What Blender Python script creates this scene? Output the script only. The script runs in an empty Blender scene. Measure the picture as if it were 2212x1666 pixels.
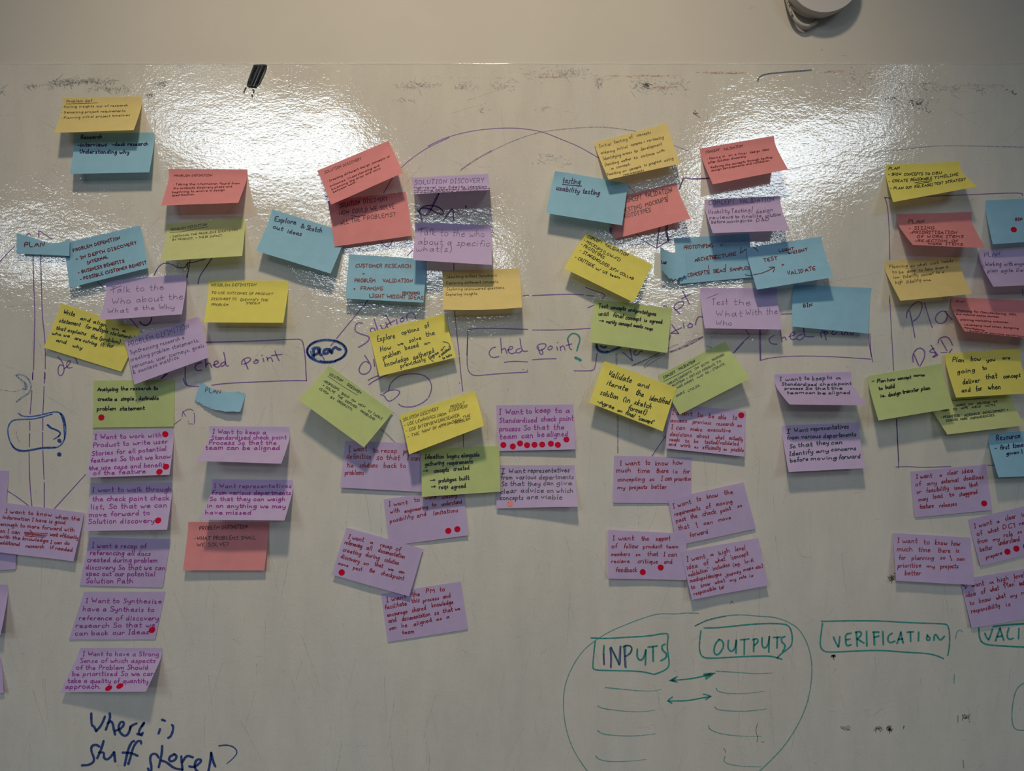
import bpy, math, random
from mathutils import Vector
random.seed(7)
scene = bpy.context.scene
C = scene.collection

# ---------------------------------------------------------------- camera, light, exposure
F = 1584.0            # focal length in pixels of the 2212 x 1666 frame
D = 1.17              # camera to wall, metres
PX = F / D            # pixels per metre on the wall plane
CAMZ = 1.45
cam_d = bpy.data.cameras.new('camera')
cam_d.sensor_fit = 'HORIZONTAL'; cam_d.sensor_width = 36.0; cam_d.lens = 36.0 * F / 2212.0
cam_d.clip_start = 0.01
cam = bpy.data.objects.new('camera', cam_d); C.objects.link(cam)
cam.location = (0, -D, CAMZ); cam.rotation_euler = (math.radians(90), 0, 0)
scene.camera = cam
scene.view_settings.view_transform = 'Standard'; scene.view_settings.look = 'None'
scene.view_settings.gamma = 1.0; scene.view_settings.exposure = -0.05
scene.view_settings.use_curve_mapping = False
try:
    scene.cycles.use_denoising = True
    scene.cycles.sample_clamp_indirect = 4.0
    scene.cycles.max_bounces = 6
except Exception:
    pass
world = bpy.data.worlds.new('room_ambience'); scene.world = world
world.use_nodes = True
bg = world.node_tree.nodes['Background']
bg.inputs[0].default_value = (0.78, 0.90, 1.0, 1); bg.inputs[1].default_value = 0.02

def lamp(name, loc, sx, sy, color, radiance, shape='RECTANGLE', rot=(0, 0, 0)):
    l = bpy.data.lights.new(name, 'AREA'); l.shape = shape
    l.size = sx; l.size_y = sy
    area = sx * sy * (math.pi / 4 if shape in ('DISK', 'ELLIPSE') else 1)
    l.energy = radiance * area * math.pi; l.color = color
    o = bpy.data.objects.new(name, l); C.objects.link(o)
    o.location = loc; o.rotation_euler = rot
    return o
CEIL = 3.12
COOL = (0.82, 0.92, 1.0); WARM = (1.0, 0.76, 0.52)
sl = bpy.data.lights.new('warm_spot_lamp', 'SPOT'); sl.energy = 68; sl.color = (1.0, 0.81, 0.57)
sl.spot_size = math.radians(71); sl.spot_blend = 1.0; sl.shadow_soft_size = 0.085
so = bpy.data.objects.new('warm_spot_lamp', sl); C.objects.link(so); so.location = (-0.10, -1.35, CAMZ + 1.42)
so.rotation_euler = (Vector((-0.12, 0, CAMZ + 0.22)) - so.location).to_track_quat('-Z', 'Y').to_euler()
lamp('ceiling_panel_near', (-1.65, -4.2, CEIL - 0.02), 1.25, 1.8, COOL, 6.6)
lamp('ceiling_panel_near', (1.95, -4.4, CEIL - 0.02), 1.1, 1.8, COOL, 6.6)
lamp('slim_strip_lamp', (2.06, -2.80, CEIL - 0.02), 0.06, 0.30, COOL, 7)
lamp('slim_strip_lamp', (-1.62, -2.76, CEIL - 0.02), 0.55, 0.05, COOL, 7)
lamp('ceiling_panel_far', (-5.8, -8.4, CEIL - 0.02), 1.5, 2.4, COOL, 7.0)
lamp('ceiling_panel_far', (-1.3, -8.4, CEIL - 0.02), 2.2, 2.4, COOL, 7.0)
lamp('ceiling_panel_far', (2.4, -8.4, CEIL - 0.02), 2.0, 2.4, COOL, 7.0)

# ---------------------------------------------------------------- materials
def srgb(r, g, b):
    f = lambda c: (c / 255 / 12.92) if c / 255 <= 0.04045 else ((c / 255 + 0.055) / 1.055) ** 2.4
    return (f(r), f(g), f(b), 1)
def new_mat(name):
    m = bpy.data.materials.new(name); m.use_nodes = True
    nt = m.node_tree
    return m, nt, nt.nodes['Principled BSDF'], nt.nodes['Material Output']
def node(nt, t, **kw):
    n = nt.nodes.new(t)
    for k, v in kw.items():
        setattr(n, k, v)
    return n
def noise(nt, scale, detail=3, rough=0.5, stretch=None, vec=None):
    tc = node(nt, 'ShaderNodeTexCoord')
    src = tc.outputs['Object']
    if stretch:
        mp = node(nt, 'ShaderNodeMapping'); mp.inputs['Scale'].default_value = stretch
        if len(stretch) == 3:
            nt.links.new(src, mp.inputs[0]); src = mp.outputs[0]
    n = node(nt, 'ShaderNodeTexNoise'); n.inputs['Scale'].default_value = scale
    n.inputs['Detail'].default_value = detail; n.inputs['Roughness'].default_value = rough
    nt.links.new(src, n.inputs['Vector'])
    return n
def ramp(nt, fac, stops):
    r = node(nt, 'ShaderNodeValToRGB')
    els = r.color_ramp.elements
    els[0].position, els[0].color = stops[0]; els[1].position, els[1].color = stops[-1]
    for p, c in stops[1:-1]:
        e = els.new(p); e.color = c
    nt.links.new(fac, r.inputs[0])
    return r
def math_n(nt, op, a, b=None):
    m = node(nt, 'ShaderNodeMath', operation=op)
    for i, x in enumerate((a, b)):
        if x is None: continue
        if isinstance(x, (int, float)): m.inputs[i].default_value = x
        else: nt.links.new(x, m.inputs[i])
    return m.outputs[0]

def paper_mat(name, col):
    m, nt, b, out = new_mat(name)
    n = noise(nt, 60, 4)
    lo = tuple(c * 0.93 for c in col[:3]) + (1,)
    r = ramp(nt, n.outputs[0], [(0.3, lo), (0.7, col)])
    nt.links.new(r.outputs[0], b.inputs['Base Color'])
    b.inputs['Roughness'].default_value = 0.85
    b.inputs['Specular IOR Level'].default_value = 0.25
    n2 = noise(nt, 900, 2)
    bp = node(nt, 'ShaderNodeBump'); bp.inputs['Strength'].default_value = 0.15; bp.inputs['Distance'].default_value = 0.0003
    nt.links.new(n2.outputs[0], bp.inputs['Height']); nt.links.new(bp.outputs[0], b.inputs['Normal'])
    tr = node(nt, 'ShaderNodeBsdfTranslucent'); nt.links.new(r.outputs[0], tr.inputs[0])
    mx = node(nt, 'ShaderNodeMixShader'); mx.inputs[0].default_value = 0.15
    nt.links.new(b.outputs[0], mx.inputs[1]); nt.links.new(tr.outputs[0], mx.inputs[2])
    nt.links.new(mx.outputs[0], out.inputs['Surface'])
    return m
PAPER = {
    'canary': paper_mat('canary_paper', srgb(241, 233, 122)),
    'yellow': paper_mat('pale_yellow_paper', srgb(240, 220, 150)),
    'straw':  paper_mat('straw_green_paper', srgb(216, 224, 160)),
    'green':  paper_mat('green_paper', srgb(200, 218, 152)),
    'blue':   paper_mat('blue_paper', srgb(156, 208, 236)),
    'pink':   paper_mat('coral_pink_paper', srgb(236, 156, 160)),
    'lilac':  paper_mat('lilac_paper', srgb(208, 190, 234)),
}
def ink_mat(name, col, cover=1.0, patch=0.0, gloss=0.5):
    m, nt, b, out = new_mat(name)
    n = noise(nt, 500, 3, 0.6)
    hi = tuple(min(1, c * 1.7 + 0.012) for c in col[:3]) + (1,)
    r = ramp(nt, n.outputs[0], [(0.35, col), (0.75, hi)])
    nt.links.new(r.outputs[0], b.inputs['Base Color'])
    b.inputs['Roughness'].default_value = gloss
    if cover < 1 or patch > 0:
        tp = node(nt, 'ShaderNodeBsdfTransparent')
        mx = node(nt, 'ShaderNodeMixShader')
        n2 = noise(nt, 320, 4, 0.7)
        rr = ramp(nt, n2.outputs[0], [(0.5 - 0.15, (cover,) * 3 + (1,)), (0.5 + 0.12, (max(0, cover - patch),) * 3 + (1,))])
        nt.links.new(rr.outputs[0], mx.inputs[0])
        nt.links.new(tp.outputs[0], mx.inputs[1]); nt.links.new(b.outputs[0], mx.inputs[2])
        nt.links.new(mx.outputs[0], out.inputs['Surface'])
    return m
INK = {
    'magenta': ink_mat('magenta_purple_ink', srgb(132, 40, 140), 0.9),
    'navy':    ink_mat('navy_ink', srgb(22, 20, 78)),
    'red':     ink_mat('red_ink', srgb(132, 14, 34), 0.95),
    'black':   ink_mat('black_ink', srgb(10, 12, 18)),
    'biro':    ink_mat('black_biro_ink', srgb(42, 34, 46), 0.9),
    'olive':   ink_mat('fine_black_ink_on_yellow', srgb(66, 62, 34), 0.75),
    'maroon':  ink_mat('maroon_ink', srgb(92, 14, 24)),
    'grey':    ink_mat('grey_blue_biro_ink', srgb(74, 66, 104), 0.85),
    'pine':    ink_mat('dark_green_ink', srgb(24, 52, 58)),
    'forest':  ink_mat('green_black_ink', srgb(10, 40, 26)),
    'rust':    ink_mat('dark_red_brown_fine_ink', srgb(92, 26, 40), 0.85),
    # dry markers on the board
    'purple':  ink_mat('purple_board_marker', srgb(118, 80, 160), 0.9, 0.3, 0.3),
    'faint':   ink_mat('faded_purple_board_marker', srgb(122, 98, 146), 0.62, 0.45, 0.3),
    'violet':  ink_mat('dark_violet_board_marker', srgb(74, 48, 120), 0.95, 0.2, 0.3),
    'teal':    ink_mat('teal_board_marker', srgb(18, 142, 138), 0.92, 0.3, 0.3),
    'tealdim': ink_mat('thin_teal_board_marker', srgb(60, 150, 146), 0.8, 0.4, 0.3),
    'blue':    ink_mat('blue_board_marker', srgb(34, 92, 172), 0.9, 0.4, 0.3),
    'bluedim': ink_mat('dry_blue_board_marker', srgb(70, 112, 168), 0.7, 0.6, 0.3),
    'deep':    ink_mat('deep_blue_board_marker', srgb(22, 60, 128), 0.95, 0.25, 0.3),
    'streak':  ink_mat('black_board_marker', srgb(12, 10, 10), 1.0, 0.1, 0.3),
    'slate':   ink_mat('blue_grey_board_marker', srgb(72, 84, 116), 0.85, 0.3, 0.3),
    'smudge':  ink_mat('grey_marker_smudge', srgb(108, 114, 122), 0.46, 0.3, 0.4),
    'dark':    ink_mat('dark_marker_residue', srgb(30, 32, 34), 0.85, 0.3, 0.4),
    'orange':  ink_mat('orange_marker_smudge', srgb(176, 100, 66), 0.35, 0.3, 0.4),
    'scratch': ink_mat('board_scratch', srgb(68, 66, 64), 0.40, 0.34, 0.4),
}
m_dot, nt, b, o_ = new_mat('red_sticker_paper')
n = noise(nt, 200, 2); r = ramp(nt, n.outputs[0], [(0.3, srgb(192, 6, 48)), (0.7, srgb(206, 12, 58))])
nt.links.new(r.outputs[0], b.inputs['Base Color']); b.inputs['Roughness'].default_value = 0.75; b.inputs['Specular IOR Level'].default_value = 0.15
m_dot2, nt, b, o_ = new_mat('coral_sticker_paper')
n = noise(nt, 300, 3); r = ramp(nt, n.outputs[0], [(0.35, srgb(240, 92, 72)), (0.65, srgb(250, 148, 122))])
nt.links.new(r.outputs[0], b.inputs['Base Color']); b.inputs['Roughness'].default_value = 0.35

# glossy whiteboard skin: beige white, orange-peel surface, smears
m_board, nt, b, o_ = new_mat('glossy_whiteboard_skin')
n1 = noise(nt, 2.2, 4, 0.55, (1.6, 1, 0.7)); n2 = noise(nt, 14, 5, 0.65, (1.8, 1, 0.5))
r1 = ramp(nt, n1.outputs[0], [(0.35, srgb(226, 223, 214)), (0.5, srgb(232, 228, 218)), (0.68, srgb(227, 228, 223))])
r2 = ramp(nt, n2.outputs[0], [(0.3, (0.90, 0.91, 0.92, 1)), (0.65, (1, 1, 1, 1))])
n3 = noise(nt, 700, 2, 0.5); r3 = ramp(nt, n3.outputs[0], [(0.25, (0.86, 0.87, 0.88, 1)), (0.42, (1, 1, 1, 1))])
mx = node(nt, 'ShaderNodeMixRGB', blend_type='MULTIPLY'); mx.inputs[0].default_value = 1
nt.links.new(r1.outputs[0], mx.inputs[1]); nt.links.new(r2.outputs[0], mx.inputs[2])
mx2 = node(nt, 'ShaderNodeMixRGB', blend_type='MULTIPLY'); mx2.inputs[0].default_value = 1
nt.links.new(mx.outputs[0], mx2.inputs[1]); nt.links.new(r3.outputs[0], mx2.inputs[2])
nt.links.new(mx2.outputs[0], b.inputs['Base Color'])
b.inputs['Roughness'].default_value = 0.025; b.inputs['IOR'].default_value = 2.05
fine = noise(nt, 250, 2, 0.5, (0.75, 1, 1.25)); mid = noise(nt, 42, 1, 0.5, (0.7, 1, 1.4)); wide = noise(nt, 5.0, 1, 0.4, (0.8, 1, 1.2))
h = math_n(nt, 'ADD', math_n(nt, 'MULTIPLY', fine.outputs[0], 0.00016),
           math_n(nt, 'ADD', math_n(nt, 'MULTIPLY', mid.outputs[0], 0.00024), math_n(nt, 'MULTIPLY', wide.outputs[0], 0.0020)))
bp = node(nt, 'ShaderNodeBump'); bp.inputs['Strength'].default_value = 1; bp.inputs['Distance'].default_value = 1.0
nt.links.new(h, bp.inputs['Height']); nt.links.new(bp.outputs[0], b.inputs['Normal'])

m_wall, nt, b, o_ = new_mat('matt_painted_plaster')
n1 = noise(nt, 3, 5, 0.6); r1 = ramp(nt, n1.outputs[0], [(0.3, srgb(206, 202, 194)), (0.7, srgb(216, 212, 203))])
nt.links.new(r1.outputs[0], b.inputs['Base Color']); b.inputs['Roughness'].default_value = 0.75
n2 = noise(nt, 260, 4, 0.6); bp = node(nt, 'ShaderNodeBump'); bp.inputs['Strength'].default_value = 0.35; bp.inputs['Distance'].default_value = 0.0006
nt.links.new(n2.outputs[0], bp.inputs['Height']); nt.links.new(bp.outputs[0], b.inputs['Normal'])
def plain(name, col, rough, scale=8, spread=0.9):
    m, nt, b, _ = new_mat(name)
    n = noise(nt, scale, 4); r = ramp(nt, n.outputs[0], [(0.3, tuple(c * spread for c in col[:3]) + (1,)), (0.7, col)])
    nt.links.new(r.outputs[0], b.inputs['Base Color']); b.inputs['Roughness'].default_value = rough
    return m
m_floor = plain('grey_carpet', srgb(92, 92, 96), 0.95, 60, 0.7)
m_ceil = plain('white_ceiling_paint', srgb(150, 150, 148), 0.9)
m_plastic = plain('white_moulded_plastic', srgb(196, 194, 190), 0.45, 30, 0.97)
m_plastic2 = plain('pale_grey_plastic_cover', srgb(205, 202, 202), 0.5, 30, 0.97)
m_cable = plain('grey_cable_sheath', srgb(196, 190, 180), 0.5, 40, 0.95)

# ---------------------------------------------------------------- geometry helpers
def wall_pt(px, py, y=0.0):
    return Vector(((px - 1106) / PX, y, CAMZ - (py - 833) / PX))
CAMP = Vector((0, -D, CAMZ))
def at(px, py, p):
    """point seen at that place of the photograph, standing p metres off the wall"""
    w = wall_pt(px, py)
    return CAMP + (w - CAMP) * (1 - p / D)
def mesh_obj(name, verts, faces, mat, parent=None, origin=None, smooth=False):
    o0 = Vector(origin) if origin is not None else Vector((0, 0, 0))
    me = bpy.data.meshes.new(name)
    me.from_pydata([tuple(Vector(v) - o0) for v in verts], [], faces)
    me.materials.append(mat)
    if smooth:
        me.polygons.foreach_set('use_smooth', [True] * len(me.polygons))
    me.update()
    o = bpy.data.objects.new(name, me); C.objects.link(o)
    if parent is not None:
        o.parent = parent
        o.location = o0 - parent.location
    else:
        o.location = o0
    return o
def box(name, x0, x1, y0, y1, z0, z1, mat, kind=None, parent=None):
    v = [(x, y, z) for x in (x0, x1) for y in (y0, y1) for z in (z0, z1)]
    f = [(0, 1, 3, 2), (4, 6, 7, 5), (0, 4, 5, 1), (2, 3, 7, 6), (0, 2, 6, 4), (1, 5, 7, 3)]
    o = mesh_obj(name, v, f, mat, parent)
    if kind: o['kind'] = kind
    return o
def chaikin(p, n=1):
    for _ in range(n):
        if len(p) < 3: return p
        q = [p[0]]
        for a, b in zip(p, p[1:]):
            q.append((a[0] * .75 + b[0] * .25, a[1] * .75 + b[1] * .25))
            q.append((a[0] * .25 + b[0] * .75, a[1] * .25 + b[1] * .75))
        q.append(p[-1]); p = q
    return p
def ribbon(pts, w, verts, faces, mapf, taper=False, wob=0.0):
    """a pen stroke of width w along pixel points; mapf takes a pixel to the surface"""
    q = [pts[0]]
    for a in pts[1:]:
        if abs(a[0] - q[-1][0]) + abs(a[1] - q[-1][1]) > 0.25: q.append(a)
    if len(q) == 1: q.append((q[0][0] + w * .3, q[0][1] + w * .3))
    n = len(q); base = len(verts)
    def dirn(a, b):
        dx, dy = b[0] - a[0], b[1] - a[1]; l = math.hypot(dx, dy) or 1
        return dx / l, dy / l
    rows = []
    d0 = dirn(q[0], q[1]); d1 = dirn(q[-2], q[-1])
    rows.append(((q[0][0] - d0[0] * w * .4, q[0][1] - d0[1] * w * .4), d0, .45))
    for i in range(n):
        if i == 0: d = d0
        elif i == n - 1: d = d1
        else:
            d = dirn(q[i - 1], q[i + 1])
        rows.append((q[i], d, 1 if not taper else 1 - .55 * i / (n - 1)))
    rows.append(((q[-1][0] + d1[0] * w * .4, q[-1][1] + d1[1] * w * .4), d1, .45))
    for (c, d, k) in rows:
        hw = w * .5 * k * (1 + random.uniform(-wob, wob))
        verts.append(mapf(c[0] - d[1] * hw, c[1] + d[0] * hw))
        verts.append(mapf(c[0] + d[1] * hw, c[1] - d[0] * hw))
    for i in range(len(rows) - 1):
        a = base + 2 * i
        faces.append((a, a + 1, a + 3, a + 2))

# ---------------------------------------------------------------- single-stroke handwriting
FONT_SRC = '''a 9 7c 5e 2d 0a 17 36 58 7c/7e 77 96
b 8 0l 06/0a 3e 6d 7a 67 36 07
c 7 7d 4e 1c 09 26 56 78
d 9 7c 4e 1c 09 26 57 7a/7l 77 96
e 8 0a 7b 6d 4e 1c 09 26 56 88
f 6 7k 5l 3j 36/0d 6d
g 8 7c 5e 2d 0a 17 37 6a/7e 73 50 20 02
h 8 0l 06/0b 3e 6d 76
i 3 1e 16 26/1i 1h
j 4 3e 33 10 01/3i 3h
k 8 0l 06/6e 09 76
l 3 1l 17 26
m 12 0e 06/0b 2e 5d 56/5b 8e bd b6
n 8 0e 06/0b 3e 6d 76
o 8 4e 1d 0a 17 46 77 7b 6d 4e
p 8 0e 00/0b 3e 6d 7a 67 36 08
q 8 7c 4e 1c 09 26 57 7c/7e 70 92
r 6 0e 06/0a 3e 6d
s 7 6d 3e 1c 3a 68 56 26 07
t 6 2k 27 46 67/0e 6e
u 8 0e 08 26 57 7b/7e 76 86
v 8 0e 36 7e
w 11 0e 17 36 5c 67 86 be
x 8 0e 76/7e 06
y 8 0e 0a 28 57 7b/7e 73 40 11
z 8 0e 7e 06 76
A 10 06 5l a6/2b 8b
B 9 06 0l 5l 7i 5e 0e/5e 8b 67 06
C 9 9j 6l 2j 0d 17 56 88
D 10 06 0l 5k 9e 68 06
E 8 8l 0l 06 86/0d 6d
F 8 8l 0l 06/0d 6d
G 10 9j 6l 2j 0d 17 56 97 9c 5c
H 9 0l 06/8l 86/0d 8d
I 5 0l 4l/2l 26/06 46
J 7 6l 68 36 07
K 9 0l 06/8l 0d 86
L 8 0l 06 76
M 11 06 0l 5b al a6
N 9 06 0l 86 8l
O 10 5l 1i 0d 18 46 88 9d 8i 5l
P 8 06 0l 6l 8h 6d 0d
Q 10 5l 1i 0d 18 46 88 9d 8i 5l/6a a5
R 9 06 0l 6l 8h 6d 0d/4d 86
S 8 8j 5l 1j 1g 7c 88 46 07
T 9 0l 9l/4l 46
U 9 0l 09 36 68 8b 8l
V 8 0l 46 8l
W 13 0l 36 6h 96 cl
X 9 0l 86/8l 06
Y 8 0l 4e 8l/4e 46
Z 9 0l 8l 06 86
| 3 1l 16
1 4 0i 3l 36
. 2 07 17
, 3 18 04
( 4 4m 0h 0a 34
) 4 0m 4h 4a 14
/ 6 6m 04
- 6 0b 5b
_ 6 05 65
+ 7 3g 38/0c 6c
: 2 0d 0e/07 08
' 2 1l 0i
" 4 0l 0i/3l 3i
? 7 0j 3l 6j 6g 3c 3a/37 36
! 2 1l 1a/17 16
& 9 86 2i 3l 6j 0a 26 57 8b
> 11 0b ab/7e ab 78
~ 6 0a 2c 4a 6c
* 3 1b 2c 1d'''
B36 = lambda c: int(c, 36)
FONT = {}
for ln in FONT_SRC.split('\n'):
    ch, w, rest = ln.split(' ', 2)
    FONT[ch] = (int(w), [[(B36(t[0]), B36(t[1])) for t in s.split()] for s in rest.split('/')])
def write_line(x0, y0, x1, y1, text, H, w, verts, faces, mapf, slant=0.12):
    adv = []; tot = 0
    for ch in text:
        if ch == ' ': a = 7
        else: a = FONT.get(ch, FONT['x'])[0] + 2.6
        adv.append(a); tot += a
    tot = max(1, tot - 2.6)
    L = math.hypot(x1 - x0, y1 - y0); ux, uy = (x1 - x0) / L, (y1 - y0) / L
    vx, vy = uy, -ux
    sx = L / tot; sy = H / 15.0
    cx = 0
    for ch, a in zip(text, adv):
        if ch != ' ':
            jy = random.uniform(-.5, .5); ks = random.uniform(.9, 1.08); kx = random.uniform(.88, 1.05)
            sh = slant + random.uniform(-.06, .06)
            for st in FONT.get(ch, FONT['x'])[1]:
                q = []
                for (gx, gy) in st:
                    gy = gy - 6
                    gx = gx + random.uniform(-.35, .35); gy2 = gy * ks + random.uniform(-.35, .35) + jy
                    X = (cx + gx * kx) * sx + sh * gy2 * sy; Y = gy2 * sy
                    q.append((x0 + ux * X + vx * Y, y0 + uy * X + vy * Y))
                ribbon(chaikin(q, 2 if len(q) > 2 else 0), w, verts, faces, mapf, wob=.12)
        cx += a
REG = {'A1': (0, 140, 4.628), 'A2': (0, 460, 4.628), 'A3': (0, 800, 4.628), 'A4': (0, 1140, 3.167),
       'A5': (340, 340, 4.628), 'A6': (340, 680, 4.628), 'A7': (340, 1000, 4.628),
       'B1': (640, 280, 4.384), 'B2': (640, 640, 4.384), 'B3': (640, 1000, 4.164), 'B4': (1000, 840, 5.95),
       'B5': (1150, 260, 5.53), 'B6': (1150, 480, 5.53), 'B7': (1240, 740, 4.627),
       'C1': (1480, 280, 5.207), 'C2': (1480, 580, 5.027), 'C3': (1300, 980, 5.0475), 'C4': (1640, 780, 6.169),
       'C5': (1860, 330, 5.048), 'C6': (1860, 640, 4.628), 'C7': (1860, 900, 3.332),
       'D1': (1600, 0, 5.53), 'D2': (0, 100, 2.989), 'D3': (700, 100, 2.765), 'D4': (1500, 100, 3.107),
       'D5': (1200, 1290, 3.814), 'D6': (1720, 1300, 4.496), 'D7': (140, 1500, 4.424), 'P': (0, 0, 1.0)}
def rp(reg, x, y):
    ox, oy, s = REG[reg]
    return (ox + x / s, oy + y / s)

# ---------------------------------------------------------------- the room
box('wall_back', -4.5, 4.5, 0.0, 0.12, 0, CEIL, m_wall, 'structure')
box('floor', -9, 9, -13, 0, -0.1, 0, m_floor, 'structure')
box('ceiling', -9, 9, -13, 0, CEIL, CEIL + 0.1, m_ceil, 'structure')

BT = 0.0022     # board skin stands this far off the plaster
board_top = wall_pt(0, 139).z
board = box('whiteboard', -3.6, 3.6, -BT, -0.0008, 0.45, board_top, m_board)
board['label'] = 'glossy beige-white whiteboard covering the wall below the matt strip, scribbled with markers'
board['category'] = 'whiteboard'
mw = board
def wmap(y):
    return lambda x, z: wall_pt(x, z, y)
_lay = [0]
def draw(label, ink, w, strokes, reg='P', name='marker_drawing', smooth=2, text=None, H=0, taper=False):
    """marker lines on the board: one part per drawing"""
    _lay[0] += 1
    w *= {'teal': 1.35, 'tealdim': 1.25, 'deep': 1.45, 'blue': 1.35}.get(ink, 1.12)
    y = -BT - 0.00015 - 0.000008 * _lay[0]
    v, f = [], []
    def parse(s):
        rg = reg
        if s[0] in 'ABCDP' and ':' in s[:4]:
            rg, s = s.split(':', 1)
        out = []
        for t in s.split():
            a, b_ = t.split(','); out.append(rp(rg, float(a), float(b_)))
        return out
    for s in strokes:
        ribbon(chaikin(parse(s), smooth), w, v, f, wmap(y), wob=.1, taper=taper)
    for t in (text or []):
        xs, tx = t.split('|', 1); x0, y0, x1, y1 = map(float, xs.split(','))
        s = REG[reg][2]
        a = rp(reg, x0, y0); b_ = rp(reg, x1, y1)
        write_line(a[0], a[1], b_[0], b_[1], tx, H / s, w, v, f, wmap(y))
    o = mesh_obj(name, v, f, INK[ink], mw)
    o['label'] = label
    return o
def flecks(name, label, ink, boxes, n, ln, w, ang=0, spread=.5):
    """dried marker residue: many small flecks inside patches of the board"""
    _lay[0] += 1
    y = -BT - 0.00012 - 0.000008 * _lay[0]
    v, f = [], []
    for (x0, y0, x1, y1, k) in boxes:
        for _ in range(int(n * k)):
            u, t = random.uniform(-1.1, 1.1), random.gauss(0, .5)
            if random.random() > math.cos(u * 1.4) + .15 or random.random() < .35: continue
            x, z = (x0 + x1) / 2 + u * (x1 - x0) / 2, (y0 + y1) / 2 + t * (y1 - y0) / 2
            if z < 141: continue
            a = ang + random.gauss(0, spread); l = ln * random.expovariate(1.0) * .6 + 1
            ribbon([(x, z), (x + math.cos(a) * l, z + math.sin(a) * l)], w * random.uniform(.5, 1.3), v, f, wmap(y))
    o = mesh_obj(name, v, f, INK[ink], mw)
    o['label'] = label; o['kind'] = 'stuff'
    return o

# ---------------------------------------------------------------- sticky notes
LS, LW = 0.0765, 0.127
BASE = 0.0030
def depth_for(T, bx, by, base):
    """how far off the wall the bottom corner hangs so that the sheet's side keeps its real length"""
    best = None; prev = None
    p = base
    while p < 0.072:
        d = (at(bx, by, p) - T).length
        if d >= LS:
            return p
        p += 0.0005
    return p
def make_note(color, corners, label, base=0.0, pl=None, pr=None, torn=None, bow=0.0, name='sticky_note', cat='sticky note', nv=38, nu=10, roll=0.0, sag=0.0, lift=None):
    b0 = BASE + base
    (tl, tr, br, bl) = corners
    TLp, TRp = at(*tl, b0), at(*tr, b0)
    if torn is None:
        a = depth_for(TLp, bl[0], bl[1], b0 + 0.002); c = depth_for(TRp, br[0], br[1], b0 + 0.002)
        m = (a + c) / 2
        a, c = a * .55 + m * .45, c * .55 + m * .45
    else:
        a = c = b0 + 0.004
    if pl is not None: a = pl
    if pr is not None: c = pr
    BLp, BRp = at(*bl, a), at(*br, c)
    # profile of the curl: flat on its glue strip, then bending away
    def profile(p_rel):
        n = 40
        def run(tm):
            z = y = 0; Z = [0]; Y = [0]
            for i in range(n):
                v = (i + .5) / n
                k = 0 if v < .07 else min(1, (v - .07) / .30)
                k = .85 * k * (2 - k) + .15 * v
                th = tm * k
                z += math.cos(th) / n; y += math.sin(th) / n
                Z.append(z); Y.append(y)
            return Z, Y
        lo, hi = 0, 1.5
        for _ in range(24):
            md = (lo + hi) / 2; Z, Y = run(md)
            if Y[-1] < p_rel: lo = md
            else: hi = md
        return Z, Y
    def side(T, B, p):
        rel = max(0.0, (p - b0)) / LS
        Z, Y = profile(min(.95, rel))
        Tw = Vector((T.x, 0, T.z)); Bw = Vector((B.x, 0, B.z))
        def f(v):
            t = v * 40; i = min(39, int(t)); k = t - i
            z = (Z[i] * (1 - k) + Z[i + 1] * k) / Z[-1]
            y = (Y[i] * (1 - k) + Y[i + 1] * k) / (Y[-1] or 1)
            P = Tw.lerp(Bw, z)
            return Vector((P.x, -(b0 + (p - b0) * y), P.z))
        return f
    fl, fr = side(TLp, BLp, a), side(TRp, BRp, c)
    rnd = random.Random(hash(label) & 0xffff if False else sum(ord(ch) for ch in label))
    ph1, ph2 = rnd.uniform(0, 6), rnd.uniform(0, 6); amp = rnd.uniform(.0003, .0009)
    def S(u, v, roll=roll):
        P = fl(v).lerp(fr(v), u)
        off = bow * math.sin(math.pi * u) * v * v + amp * math.sin(ph1 + 4.2 * u) * v * v * .9 + amp * .4 * math.sin(ph2 + 9 * u) * v * v
        if roll:      # one upper corner peels off the board (roll>0: left, <0: right)
            uu = u if roll > 0 else 1 - u
            k = max(0, .30 - uu - v * .55) / .30
            off += abs(roll) * k * k
            P = P + Vector((abs(roll) * .25 * k * k * (1 if roll > 0 else -1), 0, -abs(roll) * .55 * k * k))
        if lift:      # whole left (lift>0) or right end bends away from the board
            uu = 1 - u if lift > 0 else u
            off += abs(lift) * max(0, uu - .25) ** 2
        P = P + Vector((0, -max(off, -0.001), 0))
        if sag: P = P + Vector((0, 0, -sag * math.sin(math.pi * u) * v))
        return P
    verts, faces = [], []
    if torn: nu = 36
    tj = [0] * (nu + 1); bj = [0] * (nu + 1)
    if torn:
        for i in range(nu + 1):
            u = i / nu
            tj[i] = torn[0](u) + rnd.uniform(-.02, .02) if torn[0] else 0
            bj[i] = torn[1](u) + rnd.uniform(-.03, .03) if torn[1] else 0
    for j in range(nv + 1):
        for i in range(nu + 1):
            u, v = i / nu, j / nv
            vv = v * (1 - tj[i] + bj[i]) + tj[i]
            P = fl(0).lerp(fr(0), u)
            if vv < 0 or vv > 1:
                e = S(u, 0 if vv < 0 else 1); g = S(u, .1 if vv < 0 else .9)
                P = e + (e - g) * (10 * (-vv if vv < 0 else vv - 1))
            else: P = S(u, vv)
            verts.append(P)
    for j in range(nv):
        for i in range(nu):
            q = j * (nu + 1) + i
            faces.append((q, q + nu + 1, q + nu + 2, q + 1))
    origin = fl(0).lerp(fr(0), .5)
    o = mesh_obj(name, verts, faces, PAPER[color], None, origin, smooth=True)
    o['label'] = label; o['category'] = cat
    # pixel -> sheet
    K = 16
    def proj(P):
        s = D / (P.y + D)
        return (1106 + P.x * s * PX, 833 - (P.z - CAMZ) * s * PX)
    rowsL = [proj(S(0, j / K, 0)) for j in range(K + 1)]; rowsR = [proj(S(1, j / K, 0)) for j in range(K + 1)]
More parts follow.
